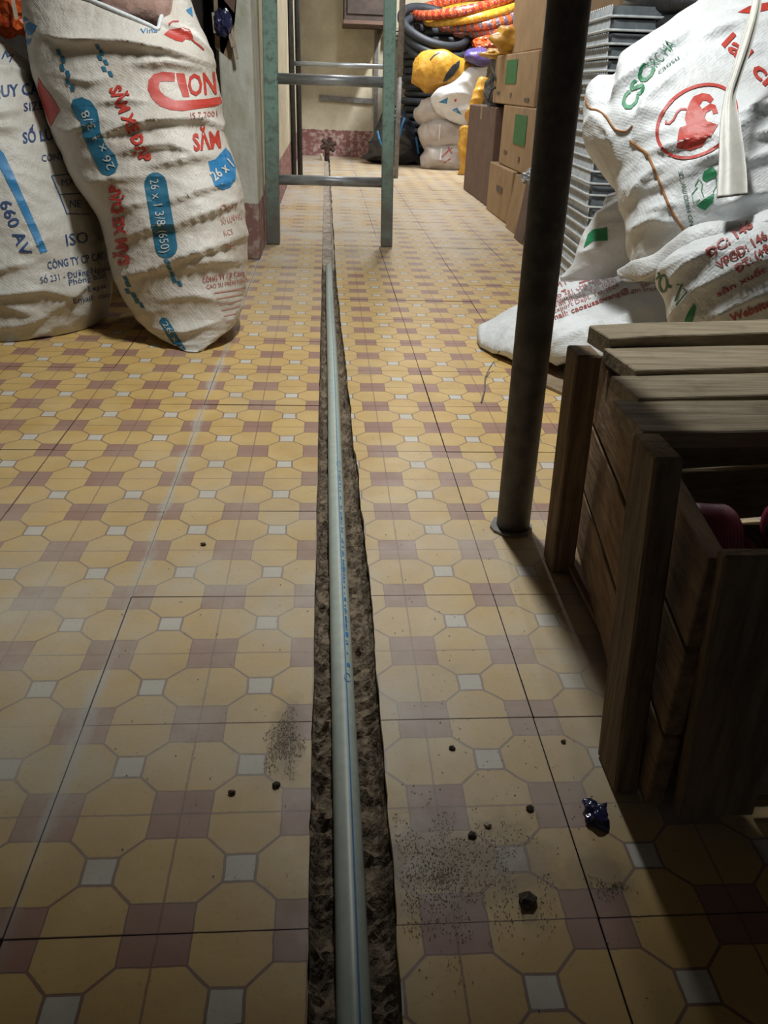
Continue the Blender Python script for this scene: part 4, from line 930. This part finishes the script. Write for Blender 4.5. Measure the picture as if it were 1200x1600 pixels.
for k in range(1, NBK):
    o = dup(b0, (.016*math.sin(k*.5)*.4-.0005*k+random.uniform(-.002, .002), random.uniform(-.003, .003), .0285*k))
    if k < 12: o['label'] = '%s galvanised wire basket from the bottom of the nested stack' % words[k-1]
    elif NBK-1-k == 0: o['label'] = 'topmost galvanised wire basket of the nested stack'
    else: o['label'] = '%s galvanised wire basket from the top of the nested stack' % words[NBK-2-k]

# ------------------------------------------------------------------ tyres on the right
tc = V(1.0, 2.33, 0)
nt = 0
for k in range(19):
    z = .02+.04*k
    o = MB().torus((tc.x+random.uniform(-.006, .006), tc.y+random.uniform(-.006, .006), z), .235+random.uniform(-.006, .006), .0205, (random.uniform(-.02, .02), random.uniform(-.02, .02), 1), 56, 10).build('black_tyre_ring', M['rubber'], smooth=True)
    wd_ = (words+['thirteenth', 'fourteenth', 'fifteenth', 'sixteenth', 'seventeenth', 'eighteenth'])
    tag(o, 'lowest black tyre of the stack behind the white sacks' if k == 0 else 'topmost black tyre of the stack behind the white sacks' if k == 18 else '%s black tyre from the floor in the stack behind the white sacks' % wd_[k-1], 'tyre', 'black tyres stacked behind the white sacks')
# dark beam across the upper right
tag(MB().box((.80, 1.95, .735), (1.80, 2.0, .80)).build('shelf_beam', M['dsteel']), 'dark shelf beam above the tyres at the top right', 'beam')

# ------------------------------------------------------------------ cartons along the right
def carton(x0, y0, y1, z0, z1, depth, lab, mat='kraft', rz=0., prints=(), flap=False, group='cartons on the right'):
    e = tag(empty('cardboard_box', V(x0+depth/2, (y0+y1)/2, z0)), lab, 'box', group)
    b = bevel(MB().box((x0, y0, z0), (x0+depth, y1, z1), .002).build('carton_body', M[mat], e), .004, 1)
    MB().box((x0-.0008, (y0+y1)/2-.02, z1-.06), (x0-.0002, (y0+y1)/2+.02, z1-.002)).build('tape', M['kraftg'], b)
    for (a0, a1, b0_, b1, mm, nm) in prints:   # on the corridor face; a along y, b along z
        MB().box((x0-.0022, y0+(y1-y0)*a0, z0+(z1-z0)*b0_), (x0-.0012, y0+(y1-y0)*a1, z0+(z1-z0)*b1)).build(nm, M[mm], b)
    if flap: MB().hexa([V(x0, y0, z1), V(x0+.004, y0, z1), V(x0+.004, y1, z1), V(x0, y1, z1)], [V(x0-.02, y0, z1+.05), V(x0-.016, y0, z1+.05), V(x0-.016, y1, z1+.05), V(x0-.02, y1, z1+.05)]).build('flap', M[mat], e)
    return e
GP = ((.42, .68, .42, .88, 'bgreen', 'green_print'), (.1, .2, .1, .16, 'boxink', 'small_mark'), (.8, .88, .2, .26, 'boxink', 'small_mark'), (.5, .53, .15, .24, 'boxink', 'small_mark'))
carton(.775, 3.33, 4.18, .448, .638, .35, 'upper kraft carton with a green print panel, top of the stack', prints=GP)
carton(.775, 3.05, 3.90, .212, .446, .35, 'kraft carton with a green print panel, below the topmost carton', prints=GP+((.02, .12, .45, .9, 'bgreen', 'green_print'),))
carton(.760, 3.50, 4.02, .001, .210, .35, 'plain kraft carton on the floor under the printed cartons', prints=((.35, .6, .5, .62, 'boxink', 'dark_print'),))
carton(.775, 4.06, 4.84, .001, .430, .3, 'tall dark brown carton standing on the floor past the kraft cartons', 'kraftd')
carton(.835, 4.88, 5.22, .001, .40, .25, 'narrow kraft carton behind the tall dark brown carton', 'kraftg')
carton(.82, 2.62, 3.28, .64, .95, .3, 'kraft carton high on the stack, mostly behind the pole', prints=())
carton(.80, 3.4, 4.0, .642, .9, .3, 'kraft carton with slanting side on top of the stack', prints=())
# boards leaning in front
def lean(x, y0, y1, z, lab, mat, t=.018, dx=.05): return tag(MB().hexa([V(x, y0, .001), V(x+t, y0, .001), V(x+t, y1, .001), V(x, y1, .001)], [V(x+dx, y0, z), V(x+dx+t, y0, z), V(x+dx+t, y1, z), V(x+dx, y1, z)]).build('wooden_board', M[mat]), lab, 'board', 'boards leaning by the cartons')
lean(.742, 3.26, 3.46, .205, 'widest kraft coloured board leaning beside the plain carton', 'kraft', .015, .02)
lean(.722, 3.06, 3.2, .21, 'dark brown board leaning left of the pole', 'kraftd', .02, .03)
lean(.722, 2.94, 3.04, .20, 'grey-brown board leaning nearest the pole', 'kraftg', .025, .03)
tag(blob('foil_scrap', A(829, 277, 3.0), (.03, .03, .02), M['silver'], .4, 5, 2, 3, crease=.2), 'crumpled silver foil on the leaning boards beside the pole', 'foil')
tag(blob('foil_scrap', V(.85, 4.876, .395), (.03, .02, .03), M['silver'], .3, 4, 6, 3, crease=.16), 'crumpled silver foil hanging on the narrow far carton', 'foil')
gb = tag(blob('grey_plastic_bag', A(783, 130, 4.25), (.06, .06, .13), M['greyrag'], .25, 4, 9, 4, crease=.12), 'dark grey crumpled plastic bag hanging at the corner of the top carton', 'bag')
MB().tube([A(768, 105, 4.15), A(775, 125, 4.12), A(785, 130, 4.12), A(768, 140, 4.12), A(763, 158, 4.12), A(775, 165, 4.12), A(792, 158, 4.12)], .006, 8).build('black_cord', M['rubber'], gb, smooth=True)
tag(blob('white_paper', A(771, 152, 4.4), (.035, .02, .028), M['whitefilm'], .2, 4, 3, 3, crease=.12), 'bright white paper between black cord and dark brown carton', 'paper')
tag(blob('yellow_bag', A(800, 60, 4.0), (.08, .07, .045), M['yellowbag'], .3, 3, 5, 4, crease=.09), 'crumpled yellow plastic bag lying on top of the cartons', 'bag', 'yellow bags')
tag(blob('yellow_bag', A(778, 84, 4.2), (.07, .05, .018), M['yellowbag'], .3, 3, 8, 4, crease=.09), 'flat yellow plastic scrap on the edge of the top carton', 'bag', 'yellow bags')
# ------------------------------------------------------------------ back right corner
YF = 6.1
def bag(name, rows, T, mat, Y=YF, nrm=(-.1, -1, .3), amp=.012, seed=1., nu=60, nv=50, p=2.2, zmin=None):
    return loft(name, [(A(a, b, Y), A(c, d, Y)) for a, b, c, d in rows], nrm, T, M[mat], lambda q, u, v: amp*(noise.noise(q*7+V(seed, 0, 0))+.8*ridge(u, v, 6, 9, seed)), nu=nu, nv=nv, p=p, zmin=zmin)
b1 = bag('tied_bundle', [(668, 268, 722, 270), (660, 262, 727, 262), (658, 245, 728, 245), (662, 232, 726, 232)], [.08, .12, .13, .1], 'greybundle', 6.1, seed=3, zmin=.001)
tag(b1, 'lowest grey-white tied bundle on the floor in the back corner', 'bundle', 'tied grey bundles')
b2 = bag('tied_bundle', [(664, 233, 724, 233), (655, 220, 728, 222), (654, 205, 728, 205), (660, 194, 722, 194)], [.09, .13, .13, .1], 'greybundle', 6.1, seed=8)
tag(b2, 'middle grey-white tied bundle in the back corner stack', 'bundle', 'tied grey bundles')
b3 = bag('tied_bundle', [(658, 196, 724, 196), (648, 182, 730, 185), (652, 166, 726, 165), (672, 155, 715, 150)], [.09, .13, .12, .07], 'greybundle', 6.1, seed=12)
tag(b3, 'upper grey-white tied bundle below the bright white bag', 'bundle', 'tied grey bundles')
for q, pts in ((b1, [(690, 272), (688, 250), (690, 232)]), (b2, [(690, 232), (686, 215), (688, 194)])):
    q_ = [on(q, a, b, .006) for a, b in pts]; q_ = [c for c in q_ if c]
    if len(q_) > 1: MB().tube(q_, .006, 6).build('white_cord', M['whitefilm'], q)
multi(b1, [stroke2([(690, 246), (700, 236), (706, 232)], 2), stroke2([(694, 254), (704, 248)], 2), stroke2([(706, 240), (700, 230)], 2)], M['dred'], 'red_scrawl')
b4 = bag('white_bag', [(700, 185, 732, 192), (682, 170, 738, 180), (675, 155, 742, 160), (700, 138, 752, 138), (728, 115, 760, 112), (748, 104, 762, 104)], [.03, .08, .1, .09, .05, .01], 'whitefilm', 5.95, (-.3, -.8, .6), seed=5)
tag(b4, 'bright white printed bag lying on the tied bundles', 'bag')
poly(b4, [(685, 160), (700, 152), (698, 162)], M['bblue']); poly(b4, [(706, 172), (714, 168), (722, 180)], M['bblue']); poly(b4, [(709, 156), (714, 154), (712, 160)], M['red'])
poly(b4, [(678, 168), (690, 170), (696, 195), (684, 190)], M['whitefilm'], 'loose_fold')
b5 = bag('yellow_sack', [(643, 128, 650, 88), (655, 140, 665, 80), (680, 147, 688, 79), (706, 146, 706, 84), (724, 138, 724, 92), (740, 122, 742, 104), (748, 115, 749, 106)], [.05, .11, .13, .13, .1, .05, .01], 'yellowbag', 6.0, (-.2, -1, .3), .010, seed=15, nu=80, nv=70)
tag(b5, 'big yellow plastic sack with a torn black hole, lying on the bundles', 'sack', 'yellow bags')
poly(b5, [(692, 128), (697, 115), (706, 103), (718, 94), (717, 104), (708, 118), (698, 126)], M['rubberb'], 'torn_hole', 'black torn hole', off=.004); stroke(b5, [(672, 94), (678, 87), (687, 82)], 2, M['rubberb'], 'tear')
b6 = bag('yellow_strip', [(728, 196, 738, 196), (727, 180, 742, 180), (735, 160, 752, 160), (742, 140, 762, 145), (750, 122, 764, 125)], [.02, .04, .045, .04, .02], 'yellowbag', 5.75, seed=22, nu=40, nv=40)
tag(b6, 'narrow yellow plastic strip hanging between white bag and cartons', 'bag', 'yellow bags')
b7 = bag('yellow_strip', [(716, 276, 730, 282), (717, 250, 730, 255), (718, 225, 732, 225), (720, 200, 734, 200)], [.02, .04, .04, .02], 'yellowbag', 5.7, seed=28, nu=40, nv=40, zmin=.001)
tag(b7, 'yellow-brown plastic strip standing on the floor beside the tied bundles', 'bag', 'yellow bags')
bk = bag('black_plastic_bag', [(562, 247, 664, 262), (568, 240, 662, 250), (580, 218, 656, 225), (590, 195, 648, 200), (598, 176, 634, 182), (606, 162, 616, 164)], [.06, .14, .15, .13, .09, .02], 'blackbag', 6.35, (-.1, -1, .25), .02, 31., 70, 60, zmin=.001)
tag(bk, 'black plastic bag slumped on the floor before the back wall', 'bag')
for pts, lab in (([(590, 205), (593, 218), (597, 228)], 'a'), ([(624, 215), (628, 195), (632, 185)], 'b'), ([(650, 215), (654, 240), (659, 258)], 'c')):
    P = [on(bk, a, b, .012) for a, b in pts]; P = [c for c in P if c]
    if len(P) > 1: MB().tube(P, .008, 6).build('blue_cord', M['bluecord'], bk)
lf = [on(bk, *p, .02) for p in ((628, 178), (640, 184), (646, 192))]
if all(lf): tag(MB().tube(lf, [.012, .02, .005], 6).build('white_knot', M['whitefilm'], bk), 'white torn knot')
# stack of dark tyres
tz = 0
for k in range(20):
    z = .025+.048*k; cxx = .84+random.uniform(-.012, .012)
    o = MB().torus((cxx, 6.55+random.uniform(-.01, .01), z), .27+random.uniform(-.01, .01), .0238, (.0, 0, 1), 48, 10).build('stacked_tyre_ring', M['rubberb'], smooth=True)
    tag(o, 'lowest blue-black tyre of the back corner stack' if k == 0 else 'topmost flat-lying blue-black tyre of the back corner stack' if k == 19 else '%s blue-black tyre from the floor in the back corner stack' % (wd_+['nineteenth'])[k-1], 'tyre', 'blue-black tyres in the back corner')
for k in range(3):
    t0 = MB().torus((0, 0, 0), .23, .026, (0, 0, 1), 56, 12)
    o = mobj('draped_tyre_ring', t0.v, t0.f, M['rubberb'], None, V(0, 0, 0), True)
    o.location = A(688-3*k, 74-17*k, 6.05)+V(0, .1, 0); o.rotation_euler = (math.radians(28), math.radians(13), 0)
    tag(o, ['lowest', 'middle', 'uppermost'][k]+' tilted blue-black tyre sagging under the shiny wrapped tyres', 'tyre', 'tilted tyres in the back corner')
wr_ = [('wrap5', (808, 58), .04, -.08), ('wrap5', (806, 44), .036, -.10), ('wrap4', (792, 31), .032, -.17), ('wrap3', (768, 20), .03, -.2), ('wrap2', (745, 10), .028, -.22), ('wrap1', (726, -1), .03, -.22), ('wrap3', (830, 6), .03, -.2)]
nm_ = ['red shiny wrapped tyre with white hoop, lowest of the wrapped tyres', 'dark red shiny wrapped tyre resting on the lowest wrapped one', 'orange and grey shiny wrapped tyre in the middle of the pile', 'orange and purple shiny wrapped tyre above the grey one', 'yellow shiny wrapped tyre in the wrapped pile', 'bright red shiny wrapped tyre, leftmost of the wrapped pile', 'orange and purple shiny wrapped tyre at the right top of the pile']
for (mt, (cx_, cy_), r_, tl), lab in zip(wr_, nm_):
    c = A(cx_, cy_, 6.0)
    q = Vector((tl, -.16, 1)).to_track_quat('Z', 'Y')
    t0 = MB().torus((0, 0, 0), .33, r_, (0, 0, 1), 64, 12)
    o = mobj('wrapped_tyre_ring', t0.v, t0.f, M[mt], None, V(0, 0, 0), True); o.location = c+V(.04, .33, 0); o.rotation_mode = 'QUATERNION'; o.rotation_quaternion = q
    tag(o, lab, 'tyre', 'shiny wrapped tyres')
    if lab.startswith('red shiny'):
        t1 = MB().torus((0, 0, -.035), .345, .018, (0, 0, 1), 64, 8); ORG[o.name] = V(0, 0, 0); mobj('white_hoop', t1.v, t1.f, M['whiteband'], o, None, True)
tag(blob('violet_bag', A(748, 88, 5.9), (.09, .07, .05), M['purple'], .2, 2, 4, 4, crease=.06), 'violet blue plastic bag under the wrapped tyres', 'bag')
tag(blob('orange_bag', A(760, 70, 6.0), (.08, .08, .05), M['orangebag'], .2, 3, 14, 4, crease=.12), 'dark orange plastic bag above the violet one', 'bag')

# ------------------------------------------------------------------ debris on the floor
def grit(name, c, rx, ry, n, mat, s0, s1, lab, kind='stuff', fall=.8):
    mb = MB()
    for k in range(n):
        a = random.uniform(0, 6.283); q = random.random()**fall; x = c[0]+rx*q*math.cos(a); y = c[1]+ry*q*math.sin(a)
        if edgeL(y)-.003 < x < edgeR(y)+.003: continue
        if rx < .12 and noise.noise(V(x*60, y*40, 1.7))*.9+.68 < q: continue
        s = random.uniform(s0, s1); z = .0006
        pv = [V(x+random.uniform(.6, 1)*s*math.cos(t), y+random.uniform(.6, 1)*s*math.sin(t), z) for t in (0, 1.57, 3.14, 4.71)]
        mb.add(pv+[V(x, y, z+s*random.uniform(.2, .5))], [(0, 1, 4), (1, 2, 4), (2, 3, 4), (3, 0, 4), (3, 2, 1, 0)])
    return tag(mb.build(name, M[mat]), lab, 'grit', kind=kind)
g1 = FL(690, 1370); g2 = FL(445, 1160); g3 = FL(960, 1385)
grit('sand_grit', g1, .095, .08, 3600, 'sand', .0003, .0008, 'brown sand scattered on the tiles right of the trench')
grit('sand_grit', (g2.x, g2.y), .02, .05, 1600, 'sand', .0003, .0008, 'small smear of sand on the tiles left of the trench')
grit('sand_grit', g3, .024, .016, 500, 'clod', .0003, .0006, 'dark grit near the blue wrapper on the tiles')
grit('floor_grit', (.1, .75), .35, .5, 420, 'clod', .0003, .001, 'sparse dark specks strewn over the near tiles', fall=.6)
grit('floor_grit', (.13, .45), .14, .14, 160, 'chip', .0004, .0011, 'sparse pale chips strewn over the near tiles', fall=.6)
for (x, y), s, mt, lab in (((824, 1411), .0065, 'clod', 'largest dark clod of earth below the speckled white square'), ((828, 1265), .0032, 'clod', 'dark clod of earth left of the blue wrapper'), ((706, 1170), .0026, 'clod', 'round dark clod of earth right of the trench, above the sand'),
                           ((432, 1228), .003, 'clod', 'dark clod of earth beside the sand smear left of the trench'), ((738, 1307), .003, 'clod', 'brown clod of earth in the sand, left of a pale chip'), ((762, 1290), .003, 'chip', 'pale chip of stone lying in the sand'),
                           ((318, 852), .003, 'clod', 'dark clod of earth on the left tiles near the sacks'), ((362, 1240), .0026, 'clod', 'small dark clod of earth on the left tiles by a white square'), ((880, 1160), .002, 'clod', 'tiny dark clod of earth close to the crate upright')):
    p = FL(x, y); tag(blob('earth_clod' if mt == 'clod' else 'stone_chip', p+V(0, 0, s*.45+.0003), (s, s*.85, s*.6), M[mt], .4, 4, x, 2, flat=.0004, crease=.14), lab, 'clod' if mt == 'clod' else 'chip', 'earth clods' if mt == 'clod' else None)
wp = FL(930, 1278)
tag(blob('blue_wrapper', wp+V(0, 0, .005), (.009, .010, .007), M['bluebag'], .5, 3, 17, 3, flat=.0004, crease=.16), 'crumpled shiny blue wrapper on the tiles beside the crate', 'wrapper')
